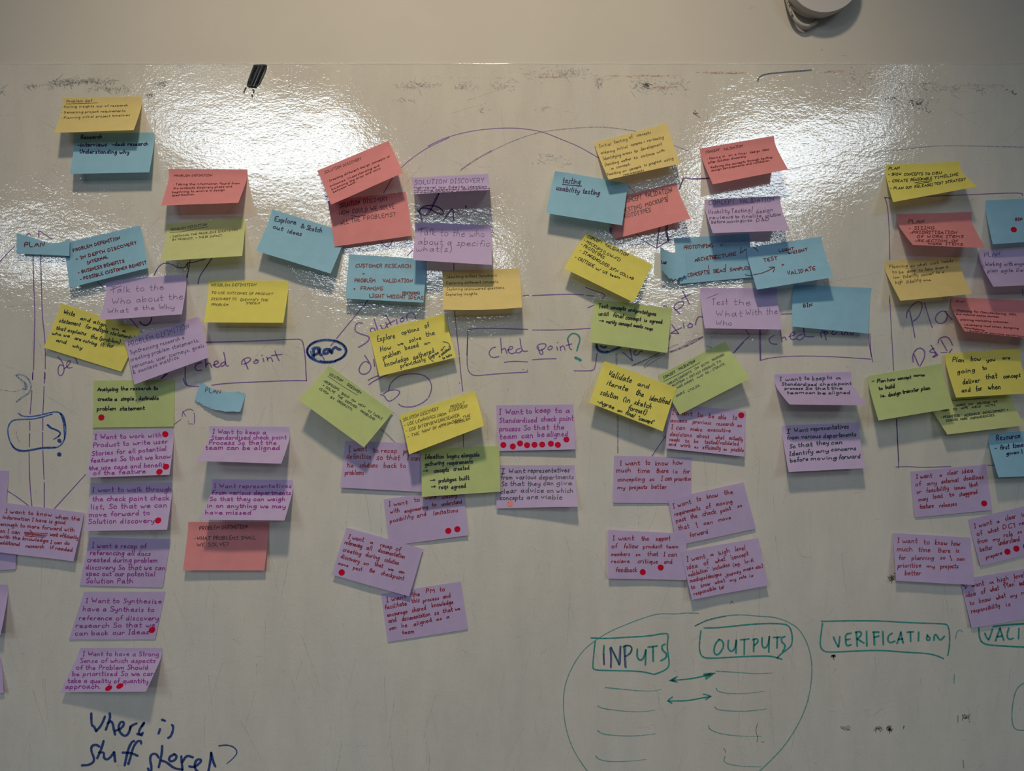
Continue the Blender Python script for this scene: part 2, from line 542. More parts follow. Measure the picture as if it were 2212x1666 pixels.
    def inv(x, y):
        def sd(j):
            a_, b_ = rowsL[j], rowsR[j]
            return (b_[0] - a_[0]) * (y - a_[1]) - (b_[1] - a_[1]) * (x - a_[0])
        j = 0; s0 = sd(0)
        if s0 <= 0: jj, k = 0, 0.0
        else:
            jj, k = K - 1, 1.0
            for j in range(1, K + 1):
                s1 = sd(j)
                if s1 <= 0:
                    jj = j - 1; k = s0 / (s0 - s1) if s0 != s1 else 0; break
                s0 = s1
        a_ = (rowsL[jj][0] * (1 - k) + rowsL[jj + 1][0] * k, rowsL[jj][1] * (1 - k) + rowsL[jj + 1][1] * k)
        b_ = (rowsR[jj][0] * (1 - k) + rowsR[jj + 1][0] * k, rowsR[jj][1] * (1 - k) + rowsR[jj + 1][1] * k)
        dx, dy = b_[0] - a_[0], b_[1] - a_[1]
        u = ((x - a_[0]) * dx + (y - a_[1]) * dy) / (dx * dx + dy * dy)
        return min(.994, max(.006, u)), min(.992, max(.008, (jj + k) / K))
    def face_pt(u, v, off):
        P = S(u, v); e = .004
        du = S(min(1, u + e), v) - S(max(0, u - e), v); dv = S(u, min(1, v + e)) - S(u, max(0, v - e))
        n = dv.cross(du)
        if n.y > 0: n = -n
        return P + n.normalized() * off
    return o, inv, face_pt
# stacking and curl of single notes, by a word of their label: base, left and right overhang (metres)
SET = {'concepting': (0, .007, .006), 'requirements of moving': (.004, .010, .009), 'fellow product team members': (.007, .014, .014),
       'concept validation includes': (.010, .020, .020), 'I want to recap problem': (0, .011, .009), '"I want to work with engineering': (.001, .006, .010),
       'a recap of referencing all documentation': (.005, .014, .013), 'I want the PM': (0, .005, .006), 'external deadlines" in': (0, .007, .008),
       'what DC1': (0, .007, .008), 'time there is for planning': (.004, .020, .018), 'idea of what Plan': (.001, .010, .012), 'nine red dots': (0, .010, .015),
       'advice on which concepts are viable': (0, .012, .030), 'Analysing the research to': (0, .006, .006), 'know when the information I have': (.004, .018, .020),
       'above the "know when': (0, .005, .006), 'below the "know when': (0, .005, .006), 'WHAT PROBLEMS': (0, .018, .018),
       'reading "testing usability': (.008, None, None), 'TESTING MOCKUPS': (0, .012, None), 'Validate and iterate': (.008, None, None), 'COUPLE CYCLES': (0, .018, None),
       'PROTOTYPING + ARCH': (.001, .010, .010), 'LIGHT WEIGHT TEST': (.006, None, None), 'left end bent off': (.006, .014, .014),
       'how concept moves': (.008, None, None), 'you are going to deliver': (.007, None, None), 'AGREE ON SOLUTION': (0, .030, .030),
       'USE LEARNINGS': (.006, None, None), 'PROPOSING IDEAS': (.005, None, None), 'Ideation begins': (.0075, .026, .022), 'PROBLEM DZFINITION': (.0075, None, None),
       'Write and align': (0, .014, .010), 'reading "PLAN" at the left edge': (.0065, None, None), 'access previous research': (.001, .016, .018)}
def N(color, corners, label, reg='P', H=30, pen=('black', 1.6), lines=(), extra=(), dots=(), slant=.1, more=None, **kw):
    c = corners.split()
    cr = [tuple(float(t) for t in q.split(',')) for q in c]
    for key, (b_, l_, r_) in SET.items():
        if key in label:
            kw['base'] = b_
            if l_ is not None: kw['pl'] = l_
            if r_ is not None: kw['pr'] = r_
    o, inv, fp = make_note(color, cr, label, **kw)
    o['group'] = {'canary': 'bright yellow', 'yellow': 'pale yellow', 'straw': 'pale green', 'pink': 'coral pink'}.get(color, color) + ' sticky notes on the board'
    ink, w = pen
    w *= {'rust': .78, 'olive': .85, 'biro': .85, 'maroon': .85, 'pine': .9, 'black': .84, 'forest': .86, 'red': .84}.get(ink, .92)
    s = REG[reg][2]; reg0 = reg
    v, f = [], []
    mp = lambda x, y: fp(*inv(x, y), .00030)
    jobs = [(reg, t) for t in lines] + ([(more[0], t) for t in more[1]] if more else [])
    for rg, t in jobs:
        reg = rg; s = REG[reg][2]
        xs, tx = t.split('|', 1); q = [float(k) for k in xs.split(',')]
        hh = q[4] if len(q) > 4 else H
        ww = q[5] if len(q) > 5 else w
        p0, p1 = rp(reg, q[0], q[1]), rp(reg, q[2], q[3])
        write_line(p0[0], p0[1], p1[0], p1[1], tx, hh * .92 / s, ww, v, f, mp, slant)
    for reg, e in [(reg0, e) for e in extra] + ([(more[0], e) for e in more[2]] if more and len(more) > 2 else []):
        pts = [rp(reg, *[float(k) for k in t.split(',')]) for t in e.split()]
        q = [pts[0]]                      # densify so that the line follows the curl
        for a, b_ in zip(pts, pts[1:]):
            nseg = max(1, int(math.hypot(b_[0] - a[0], b_[1] - a[1]) / 8))
            for i in range(1, nseg + 1): q.append((a[0] + (b_[0] - a[0]) * i / nseg, a[1] + (b_[1] - a[1]) * i / nseg))
        ribbon(chaikin(q, 1), w, v, f, mp)
    if v:
        h = mesh_obj('handwriting', v, f, INK[ink], o, o.location)
    reg = reg0
    for d in dots:
        x, y, lab = d[:3]
        px, py = rp(reg, x, y)
        u0, v0 = inv(px, py)
        vs, fs = [], []
        n = 28; R = .0049
        for rr, off in ((R, .0003), (R * .985, .00050), (0, .00052)):
            if rr == 0: vs.append(fp(u0, v0, off)); continue
            for k in range(n):
                t = 2 * math.pi * k / n
                vs.append(fp(min(.999, max(.001, u0 + rr * math.cos(t) / LW)), min(.999, max(.001, v0 + rr * math.sin(t) / LS)), off))
        for k in range(n):
            k2 = (k + 1) % n
            fs.append((k, k2, n + k2, n + k)); fs.append((n + k, n + k2, 2 * n))
        q = mesh_obj('dot_sticker', vs, fs, m_dot2 if len(d) > 3 else m_dot, None, fp(u0, v0, .0003))
        q['label'] = lab; q['category'] = 'sticker'; q['group'] = 'round voting dots stuck on the notes'
    return o

# ---------------------------------------------------------------- the notes, left to right
N('yellow', '134,211 305,208 289,281 117,287', 'pale yellow note headed "Problem def" at the upper left', 'A1', 30, ('olive', 1.2),
  ['668,378,920,370|Problem def', '630,432,1280,415,24|*Pulling insights our of research', '615,488,1255,470,24|* Demaicing project requirements', '612,543,1300,512,24|* Planning initial project timelines'],
  ['658,392 980,382'])
N('blue', '159,288 333,286 322,372 151,376', 'blue note reading "Research - interviews" under a pale yellow one', 'A1', 42, ('navy', 2.1),
  ['810,742,1020,735|Research', '780,820,1070,815|-interviews', '1125,812,1482,808|-desk research', '800,885,1290,890|Understanding why'])
N('pink', '364,365 534,366 515,438.5 347,444', 'coral pink note headed "PROBLEM DEFINITION" with four small lines, left of the white glare', 'A5', 20, ('rust', 1.3),
  ['168,192,548,190,20|PROBLEM DEFINITION', '160,280,822,268,22|* Taking the information found from', '160,320,748,300,22|the products discovery phase and', '150,358,675,335,22|beginning to evolve a design', '145,390,375,378,20|specification.'])
N('straw', '358,484 527,469 523,553 347,564', 'pale green note with underlined "PROBLEM DEFINITION", below the coral pink one', 'A5', 24, ('olive', 1.2),
  ['135,738,500,680,26|PROBLEM DEFINITION', '125,805,805,732,20|- DEFINING THE PROBLEMS IDENTIFIED', '152,835,655,790,20|BY PRODUCT, + THEIR IMPACT.'],
  ['125,752 250,745 390,712 508,695'])
N('blue', '135,526.5 302,487 320,579 150,622', 'blue note reading "IN DEPTH DISCOVERY, BUSINESS BENEFITS" in maroon capitals', 'A2', 32, ('maroon', 2.0),
  ['735,390,1205,262|PROBLEM DEFENITION', '765,475,1370,310|- IN DEPTH DISCOVERY', '878,515,1085,450|INTERNAL', '785,610,1245,495|- BUSINESS BENEFITS', '805,678,1470,510|- POSSIBLE CUSTOMER BENEFIT'], slant=0)
N('blue', '35.6,504 150,510 150,553 34.6,547.5', 'torn strip of blue note reading "PLAN" at the left edge of the board', 'A2', 50, ('maroon', 2.2),
  ['245,340,445,338,50|PLAN'], base=.0085,
  torn=(lambda u: .02 + .62 * max(0, math.sin(math.pi * min(1, u / 1.0) ** 1.6)) * .5 + .10 * u, None))
N('canary', '132,655 305,711 261.5,803 94.4,751', 'bright yellow note "Write and align on a statement" sliding under two lilac notes', 'A2', 40, ('forest', 2.0),
  ['630,1010,745,1035,50|Write', '800,1065,1060,1140,42|and align', '1120,1165,1255,1195,32|on a', '590,1090,800,1135,46|statement', '855,1150,1335,1270,44|(or multiple statements)',
   '560,1165,860,1225,42|that explains', '905,1250,1195,1310,44|the (problem)', '520,1215,695,1245,32|who we', '745,1265,965,1325,36|are solving', '1005,1330,1135,1350,44|it for', '560,1285,660,1310,38|and', '725,1340,820,1365,36|why'], slant=.2)
N('lilac', '227,607 400,593 393,679 215.6,691.6', 'lilac note in large grey script "Talk to the Who about the What & the Why"', 'A2', 64, ('grey', 1.1),
  ['1110,805,1640,765,66|Talk to the', '1120,920,1835,860,68|Who about the', '1075,1005,1285,995,58|What', '1340,975,1745,965,56|e the Why'], ['1098,775 1215,728'], base=.0045, slant=.15)
N('lilac', '267,736 429,684 451.6,772 290,831', 'lilac note headed "PROBLEM DZFINITION" with five tilted lines of grey script', 'A2', 50, ('grey', 1.2),
  ['1290,1340,1895,1155,56|PROBLEM DZFINITION', '1305,1415,1845,1260,44|Synthesising research e', '1310,1485,1995,1285,44|creating problem statements,', '1325,1555,2045,1340,44|personas, user journeys, goals', '1335,1615,1790,1455,42|& success metrics'], base=.005, slant=.1)
N('green', '202,822 377.5,820 375,922 200,924', 'green note reading "Analysing the research to create a simple, definable problem statement"', 'A3', 42, ('black', 2.3),
  ['978,208,1180,205|Analysing', '1208,200,1580,195|the research to', '978,305,1170,305|create a', '1210,303,1585,295|simple , definable', '972,402,1160,397|problem', '1198,402,1445,395|statement'],
  dots=[(1014, 472, 'red dot on the green "Analysing the research" note')], slant=.12)
N('lilac', '200,931 374,926 366,1026 186,1032', 'lilac note "I want to work with Product" in magenta ink', 'A3', 50, ('magenta', 2.0),
  ['950,692,1615,668|I Want to work with', '935,772,1680,730|Product to write user', '920,855,1665,805|Stories for all potential', '908,925,1705,880|features So that we know', '892,1000,1650,965|the use case and benefit', '935,1052,1455,1028|of the feature'],
  dots=[(1653, 640, 'red dot at the top right corner of the "work with Product" note'), (1660, 966, 'upper of two touching red dots at the lower right of the "work with Product" note'), (1593, 1017, 'lower of two touching red dots at the lower right of the "work with Product" note')])
N('lilac', '195,1044 370.6,1042 360.4,1145 181,1147', 'lilac note "I want to walk through the check point check list" in magenta ink', 'A3', 54, ('magenta', 2.0),
  ['925,1218,1715,1212|I want to walk through', '925,1310,1695,1298|the check point check', '908,1392,1670,1370|list, So that we can', '890,1470,1500,1445|move forward to', '885,1535,1545,1525|Solution discovery'],
  dots=[(1582, 1502, 'red dot after "Solution discovery" on the check list note')])
N('lilac', '193.5,1160.5 369,1165 351,1269.5 171.5,1265', 'lilac note "I want a recap of referencing all docs" in magenta ink', 'A4', 36, ('magenta', 1.9),
  ['632,138,1000,142|I want a recap of', '618,185,1030,192|referencing all docs', '598,235,1075,238|created during problem', '588,285,1130,290|discovery So that we can', '590,328,1060,332|spec out our potential', '590,378,910,380|Solution Path'])
N('lilac', '181.5,1278 357.5,1278 334.7,1382 148.7,1382', 'lilac note "I want to Synthesize have a Synthesis" in magenta ink', 'A4', 36, ('magenta', 1.9),
  ['588,515,1105,518|I Want to Synthesize', '568,572,1055,575|have a Synthesis to', '542,632,1085,635|reference of discovery', '520,685,1062,680|research So that we', '515,738,1020,728|can back our Ideas'],
  dots=[(1040, 700, 'red dot after "Ideas" on the Synthesize note')])
N('lilac', '173.7,1399.5 351,1400 315,1494.6 130,1496', 'lilac note "I want to have a strong sense", lowest of the left column', 'A4', 34, ('magenta', 1.9),
  ['568,878,1085,880|I Want to have a Strong', '548,925,1065,925|Sense of which aspects', '522,972,1015,972|of the Problem Should', '498,1015,1055,1015|be prioritised So we can', '465,1062,1015,1065|take a quality of quantity', '448,1102,690,1102|approach.'],
  dots=[(747, 1100, 'left of two red dots beside "approach" on the lowest lilac note'), (823, 1085, 'right of two red dots beside "approach" on the lowest lilac note')])
N('lilac', '-155,1010 19.6,1017 10,1119 -165,1115', 'lilac note cut by the left photo edge, above the "know when the information" note')
N('lilac', '-140,1130 36,1128 34,1230 -140,1240', 'lilac note cut by the left photo edge, below the "know when the information" note')
N('lilac', '2,1085 181,1108 158.5,1213 -20,1191', 'lilac note "I want to know when the information I have" in red ink', 'A3', 42, ('red', 2.0),
  ['55,1425,515,1462|I want to know', '555,1480,795,1505|when the', '28,1485,655,1540|information I have is good', '5,1552,745,1615|enough to more forward with', '0,1620,200,1640|so I can', '500,1655,780,1690|work efficiently'],
  ['245,1620 480,1635', '250,1640 460,1660', '245,1630 470,1650', '250,1655 440,1672', '300,1600 340,1640 310,1670'], base=.016, slant=.1, more=('A4', ['0,70,330,100,26|with the knowledge', '345,110,475,118,26|I can do', '0,112,135,125,26|additional', '178,135,300,142,26|research', '340,145,495,165,28|if needed']))
N('lilac', '-158,1262 16,1263 1.6,1371.5 -180,1372', 'lilac note at the left photo edge, upper of the two slivers below the cut notes', pl=.03, pr=.03)
N('lilac', '-175,1425 0.5,1419 8,1497.5 -170,1510', 'lilac note at the left photo edge, lowest sliver beside the "strong sense" note', pl=.012, pr=.012)
N('blue', '588,452 749,502 714,591 553,542', 'blue tilted note reading "Explore & Sketch out ideas"', 'A5', 52, ('navy', 2.2),
  ['1170,638,1385,672|Explore', '1430,705,1475,710,50|&', '1485,722,1640,755|Sketch', '1155,708,1250,735,40|out', '1298,755,1440,785,46|ideas'], base=.004, slant=.15)
N('canary', '450,606 622.6,606 612,697.6 440,696.5', 'bright yellow note "TO USE OUTCOMES OF PRODUCT DISCOVERY" in thin capitals', 'A5', 26, ('olive', 1.3),
  ['540,1292,985,1286,28|PROBLEM DEFINITION', '540,1365,1155,1378,24|TO USE OUTCOMES OF PRODUCT', '540,1428,790,1428,26|DISCOVERY TO', '828,1436,1105,1440,24|IDENTIFY THE', '888,1468,1028,1470,20|STECOUT', '540,1485,708,1486,26|PROBLEM'], slant=.2)
N('blue', '433.6,823 530.6,849 519,889 420,864', 'small torn blue strip reading "PLAN" under the left check point box', 'A6', 44, ('rust', 1.9),
  ['478,775,635,795,48|PLAN'],
  torn=(lambda u: .02 + .22 * math.sin(math.pi * min(1, u * 1.15)) * (1 if u < .8 else .4), lambda u: .20 * math.sin(math.pi * u) + .02), pl=.006, pr=.016, slant=0)
N('lilac', '451.5,921 625,922 607.5,1002 424.7,996', 'lilac note "keep a standardised check point process" in magenta, below the torn blue strip', 'A6', 48, ('magenta', 2.0),
  ['555,1190,1085,1195|I Want to keep a', '540,1250,1290,1245|Standardised check point', '518,1300,1190,1300|Process So that the', '482,1350,1225,1352|team can be aligned'])
N('lilac', '458,1035.6 632,1037 614,1125 431.4,1123', 'lilac note "they can weigh in on anything we may have missed" in magenta', 'A7', 46, ('magenta', 2.0),
  ['568,252,1342,250|I Want representatives', '552,318,1335,320|From various departments', '525,382,1275,382|So that they can weigh', '498,448,1280,455|in on anything we may', '480,515,940,518|have missed'])
N('pink', '406.5,1127.5 581.6,1128.6 570.8,1232.7 395.7,1231.9', 'coral pink note "WHAT PROBLEMS SHALL WE SOLVE?" below the weigh in note', 'A7', 40, ('biro', 1.5),
  ['422,672,900,655|PROBLEM DEFINITION', '370,772,985,765|-WHAT PROBLEMS SHALL', '395,838,715,832|WE SOLVE?'])

N('pink', '708,434 876.8,414 890,508.8 723,533', 'coral pink note "SOLUTION DISCOVERY - HOW COULD WE SOLVE ALL THE PROBLEMS?"', 'B1', 44, ('biro', 1.5),
  ['412,738,605,705|SOLUTION', '640,700,862,670|DISCOVERY', '385,812,930,745,44|-HOW COULD WE SOLVE', '420,905,605,868,42|ALL THE', '640,858,940,820,44|PROBLEMS?'], ['520,815 580,825 645,812'])
N('pink', '685,369 839,304 870.4,374 714.8,442', 'coral pink note steeply tilted, "SOLUTION DISCOVERY" over tiny lines, beside the glare', 'B1', 24, ('rust', 1.3),
  ['272,418,620,285,26|SOLUTION DISCOVERY', '295,502,890,258,20|* Creating different design concepts or', '320,545,790,345,20|outcomes. Understanding and', '338,575,800,372,20|balancing the pros and cons', '352,600,572,498,18|between each.'], base=.004)
N('lilac', '888.6,384 1054.7,375 1059,410.5 889,419.6', 'lilac note headed "SOLUTION DISCOVERY", strongly curled upward into a narrow strip', 'B1', 56, ('grey', 1.3),
  ['1120,520,1425,510,46|SOLUTION', '1460,510,1775,500,46|DISCOVERY', '1105,560,1805,548,24|High-level low fidelity ideation', '1105,585,1835,562,18|including operations assumptions', '1110,602,1835,580,12|understanding assumptions'])
N('lilac', '896,481 1062,486 1062.7,572.4 891.4,562', 'lilac note in large grey script "Talk to the who about a specific what(s)"', 'B1', 72, ('grey', 1.1),
  ['1160,1000,1780,1020,74|Talk to the who', '1155,1088,1830,1108,66|about a specific', '1135,1155,1470,1158,60|what(s)'], ['1155,948 1240,928'], base=.008, roll=-.006, slant=.15)
N('blue', '753.4,549 922,560 914.4,654 745,645', 'blue note "CUSTOMER RESEARCH + PROBLEM VALIDATION + FRAMING" in maroon', 'B1', 36, ('maroon', 2.1),
  ['562,1305,1085,1310|CUSTOMER RESEARCH', '625,1375,650,1375,24|+', '555,1445,748,1445|PROBLEM', '822,1448,1100,1448|VALIDATION', '542,1522,560,1522,28|+', '612,1518,820,1522|FRAMING', '1005,1560,1168,1562,26|(SKETCHING)', '692,1588,1200,1610,36|LIGHT WEIGHT IDEAS'], slant=.05)
N('yellow', '955,586 1122.4,579.5 1127.7,664.4 957,669', 'pale yellow note "Ideating initial solutions, Exploring different concepts"', 'B1', 28, ('olive', 1.2),
  ['1422,1410,1900,1388,30|Ideating initial Solutions', '1422,1465,1915,1448,28|Exploring different concepts', '1425,1522,1975,1505,28|Exploring unanswered questions.', '1418,1572,1715,1558,28|Exploring insights'], sag=.002)
N('canary', '795.8,719 959,678 985,772 819.7,813', 'bright yellow note "Explore options of How we solve the problem"', 'B2', 46, ('forest', 2.0),
  ['770,430,938,395,56|Explore', '1002,365,1165,322,40|options', '1222,305,1262,290,56|of', '800,525,900,498,44|How', '962,468,1015,455,28|we', '1072,440,1185,408,44|solve', '1232,385,1312,360,50|the', '825,600,988,540,50|problem', '1035,510,1160,478,46|based', '1215,462,1270,448,26|on', '842,668,1065,602,48|knowledge', '1112,605,1310,530,50|gathered', '990,680,1225,610,40|previously',
   '1265,600,1350,540,34|(agree', '1375,520,1415,478,24|on', '1355,580,1465,500,30|a solution)', '1390,600,1475,560,22|to take'], ['1260,545 1255,590 1300,620', '1390,432 1440,440 1460,480'], slant=.1)
N('green', '709.6,789 848.7,889 786,967 644.6,863.5', 'pale green note tilted steeply, "PROPOSING IDEAS ON HOW TO TACKLE"', 'B2', 28, ('pine', 1.3),
  ['308,748,435,812,26|SOLUTION', '480,845,608,930,26|DISCOVERY', '245,805,400,895,24|* PROPOSING', '425,930,495,965,22|IDEAS', '522,988,558,1010,22|ON', '588,1030,650,1060,22|HOW', '675,1095,705,1112,22|TO', '722,1120,808,1175,24|TACKLE', '248,850,360,925,22|+ SOLVE', '390,952,435,980,22|THE', '462,1000,572,1065,22|DEFINED', '605,1095,738,1178,24|PROBLEMS', '218,885,298,935,22|(EVEN', '322,965,355,985,22|BY', '385,1000,520,1085,24|PRIORITY)'],
  ['300,758 450,860 578,938'], slant=0, base=.011)
N('lilac', '745.4,952.5 921,958 911,1063 735.3,1053.6', 'lilac note "I want to recap problem definition" in red, partly under two notes', 'B2', 56, ('red', 1.9),
  ['500,1470,670,1465|I want', '725,1480,955,1482,50|to recap', '1015,1492,1160,1490|problem', '475,1538,710,1542|definition', '758,1548,980,1552|so that', '1050,1552,1170,1560|I can', '478,1618,540,1622,46|tie', '600,1620,770,1622,50|solutions', '828,1625,1035,1625,50|back to', '462,1690,640,1690,50|problems'])
N('canary', '862,897.8 1025,844.6 1045.6,920 883.4,982', 'bright yellow note "USE LEARNINGS FROM PRODUCT DISCOVERY INTERVIEWS" in thin capitals', 'B2', 34, ('olive', 1.4),
  ['1012,1188,1345,1080,34|SOLUTION DISCOVERY', '1460,1062,1595,1028,28|PRODUCT', '1450,1098,1622,1055,30|DISCOVERY', '1025,1235,1320,1150,32|- USE LEARNINGS', '1340,1150,1420,1125,30|FROM', '1040,1290,1545,1140,32|- COD INTERVIEWS/RESEARCH', '1055,1342,1165,1312,28|- THE', '1190,1300,1565,1180,28|"HOW" OF APPROACHING', '1580,1165,1650,1140,28|THE', '1505,1215,1650,1170,26|PROBLEM'], base=.013, slant=.25)
N('green', '909,970.7 1078.4,963 1081.4,1062.4 911.4,1073.7', 'green note reading "Ideation begins alongside gathering requirements"', 'B2', 44, ('black', 2.4),
  ['1220,1540,1400,1535|Ideation', '1430,1535,1735,1518|begins alongside', '1220,1610,1400,1592|gathering', '1430,1600,1672,1580|requirements', '1200,1668,1255,1664,40|>', '1305,1672,1445,1660|concepts', '1490,1655,1640,1640|created'], base=.0075, more=('B3', ['1205,170,1250,165,36|>', '1282,180,1440,160,40|prototypes', '1468,160,1555,150,42|built', '1215,228,1260,222,36|>', '1285,238,1365,228,40|reqs', '1395,235,1525,222,42|agreed']))
N('lilac', '828.5,1078.5 1001.4,1056 1011,1156.6 840.5,1180', 'lilac note "I want to work with engineering to understand" in red ink', 'B3', 40, ('red', 1.9),
  ['835,390,1000,372|I want', '1062,352,1110,345|to', '1158,330,1265,318|work', '1315,325,1445,305|closely', '848,455,930,440|with', '975,450,1185,410,36|engineering', '1222,395,1262,388|to', '1310,388,1490,365|understand', '845,540,1055,492,36|posibility', '1088,492,1172,472|and', '1235,472,1455,440|limitations'],
  dots=[(1368, 612, 'left of two red dots on the "engineering" note'), (1449, 597, 'right of two red dots on the "engineering" note')], base=.001)
N('lilac', '823,1283.4 995.4,1255.8 1010.6,1360 837.4,1387', 'lilac note "I want the PM to facilitate this process" in red ink', 'B3', 44, ('red', 1.9),
  ['815,1255,990,1215|I want', '1048,1205,1112,1195|the', '1168,1172,1248,1165|PM', '1292,1158,1335,1152|to', '800,1320,995,1280|facilitate', '1040,1262,1110,1250|this', '1142,1255,1285,1228,36|process', '1320,1222,1390,1210|and', '820,1385,1000,1350,36|encourage', '1042,1345,1170,1320|shared', '1222,1300,1412,1268|knowledge', '832,1440,905,1425|and', '952,1425,1205,1375|documentation', '1245,1370,1285,1362|so', '1320,1352,1410,1335|that', '1430,1328,1475,1322,30|we', '838,1505,905,1492,34|can', '950,1482,1000,1475,42|be', '1058,1470,1222,1425|aligned', '1262,1420,1310,1412,28|as', '1352,1402,1380,1396,30|a', '955,1542,1062,1530,38|team'])
N('lilac', '748.6,1140 913.8,1186 883.8,1289 717.3,1241.8', 'lilac note tilted, "a recap of referencing all documentation" in red ink', 'B3', 44, ('red', 1.9),
  ['468,680,605,710|I want', '662,725,692,732,30|a', '755,752,860,775,40|recap', '892,790,935,798,46|of', '435,728,590,768|referencing', '628,778,678,790|all', '735,800,972,862|documentation', '418,795,580,835,40|creating', '622,838,745,872,42|during', '792,885,920,920|solution', '400,855,565,905,42|discovery', '605,912,650,922,36|so', '702,925,775,945|that', '825,962,872,975,30|we', '922,985,970,998,30|can', '378,915,465,938,30|move', '512,955,590,972,36|past', '655,978,702,992,42|the', '762,1005,965,1058,44|checkpoint'],
  dots=[(409, 986, 'red dot at the lower left of the tilted "recap of referencing" note')], base=.006)
N('lilac', '1072,875 1238.7,873.6 1243,970.8 1074,975', 'lilac note "keep to a standardised check point process" with nine red dots', 'B4', 74, ('magenta', 2.1),
  ['470,330,768,325|I Want', '812,322,885,318|to', '932,308,1130,300,80|keep', '1182,305,1370,310,70|to a', '470,440,952,430|Standardised', '1005,418,1420,410|check point', '470,545,738,540|process', '785,535,868,530|So', '912,528,1105,524|that', '1168,524,1298,522|the', '475,650,695,635|team', '752,635,905,632|can', '962,620,1045,615|be', '1078,615,1350,608|aligned'],
  dots=[(520, 722, 'leftmost red dot in the row on the nine-dot note'), (642, 741, 'second red dot from the left on the nine-dot note'), (735, 702, 'third red dot from the left on the nine-dot note, set a little higher'), (825, 725, 'fourth red dot from the left on the nine-dot note'), (921, 720, 'fifth red dot from the left on the nine-dot note'), (1020, 717, 'sixth red dot from the left on the nine-dot note'), (1131, 706, 'seventh red dot from the left on the nine-dot note'), (1221, 721, 'eighth red dot from the left on the nine-dot note'), (1330, 652, 'rightmost red dot below "aligned" on the nine-dot note')])
N('lilac', '1075,1005 1241,1005 1248,1094.6 1072,1098.8', 'lilac note in dark green ink "they can give clear advice on which concepts are viable"', 'B4', 66, ('pine', 1.8),
  ['492,1092,545,1090|I', '590,1085,800,1082|Want', '838,1078,1370,1070|representatives', '490,1168,635,1160|from', '685,1165,945,1160|various', '980,1165,1425,1160|departments', '500,1252,570,1248|So', '608,1248,788,1246|that', '835,1250,995,1245|they', '1038,1240,1168,1238|can', '1205,1238,1400,1238|give', '482,1350,695,1335|clear', '748,1335,1045,1335|advice', '1085,1335,1165,1335|on', '1205,1335,1415,1335|which', '482,1430,780,1425|concepts', '825,1425,968,1415|are', '1010,1415,1280,1425|viable'],
  dots=[(607, 1477, 'coral red dot at the lower left of the "clear advice" note', 1)])
N('yellow', '1283.5,308.5 1441.5,266 1469,353.7 1314.6,388', 'pale yellow note "Initial testing of concepts, ordering initial samples"', 'B5', 40, ('olive', 1.3),
  ['802,325,945,298|Initial', '978,278,1135,240|testing', '1160,222,1200,210,46|of', '1248,195,1415,158,36|concepts', '820,405,985,375,38|ordering', '1012,358,1140,328,38|initial', '1178,308,1345,268,34|samples +', '1375,258,1570,215,40|reviewing', '845,478,1060,430,40|Identifying', '1080,418,1190,392,34|areas', '1222,392,1265,375,40|for', '1298,365,1550,295,40|development', '870,548,1035,508,38|Deciding', '1065,502,1180,470,36|wether', '1215,468,1260,455,34|to', '1298,448,1460,408,38|continue', '1490,398,1585,368,36|with', '942,590,972,580,24|a', '1005,575,1170,535,34|concept.', '892,662,1055,628,34|Deciding', '1080,622,1125,608,26|on', '1162,605,1300,562,34|concepts', '1338,552,1370,542,28|to', '1395,540,1540,495,38|progress', '1580,498,1685,465,38|using', '1090,668,1340,608,32|requirements.'], base=.004)
N('pink', '1305.5,433 1461,394.7 1491.8,472.5 1329.6,516', 'coral pink note "CONCEPT VALIDATION, TESTING MOCKUPS/PROTOTYPES" behind a blue one', 'B5', 56, ('biro', 1.7),
  ['1100,990,1312,942,62|CONCEPT', '1350,925,1672,862,60|VALIDATION', '1075,1110,1312,1048,54|TESTING', '1355,1035,1610,965,54|MOCKUPS', '1610,980,1640,895,40|/', '1075,1180,1418,1090,54|PROTOTYPES'])
N('blue', '1197,368 1357.4,397 1343.9,487 1179.8,460.4', 'blue note reading "testing usability testing" in navy script', 'B5', 80, ('navy', 2.2),
  ['358,745,570,765,78|testing', '282,830,560,875,66|usability', '598,870,800,895,66|testing'], ['358,765 470,778 588,785'], base=.0165, roll=.005, slant=.2)
N('canary', '1264,501.7 1410.4,572 1368.8,653.6 1218,579.5', 'bright yellow note "MOCKUPS (LOW-FI), PROTOTYPES, STAKEHOLDER" with a rolled corner', 'B6', 44, ('forest', 1.5),
  ['645,180,830,260,46|CONCEPT', '862,280,1135,415,46|VALIDATION', '602,215,820,360,40|- MOCKUPS', '840,370,1040,470,40|(LOW-FI)', '575,275,850,440,40|- PROTOTYPES', '560,350,905,545,40|- STAKEHOLDER', '925,565,1018,605,36|XFN', '1042,620,1205,695,36|COLLAB', '505,430,730,545,40|- CRITIQUE', '755,560,800,590,36|w/', '835,605,1040,680,36|UX team'], base=.003, roll=.006, slant=.05)
N('green', '1285.6,646.4 1452.4,666 1442,762.6 1275,739.5', 'green note "Test concepts and prototypes until final concept is agreed"', 'B6', 52, ('black', 2.5),
  ['792,1025,898,1028,54|Test', '935,1035,1115,1055,50|concepts', '1145,1065,1225,1072,50|and', '1235,1080,1475,1120,50|prototypes', '792,1115,908,1122,50|until', '960,1130,1085,1150,60|final', '1112,1160,1295,1182,50|concept', '1335,1188,1370,1192,42|is', '1400,1198,1550,1212,46|agreed', '798,1190,855,1195,46|>', '880,1205,1000,1222,46|verify', '1030,1225,1180,1248,46|concept', '1208,1250,1318,1268,44|meets', '1345,1275,1435,1295,40|reqs'])
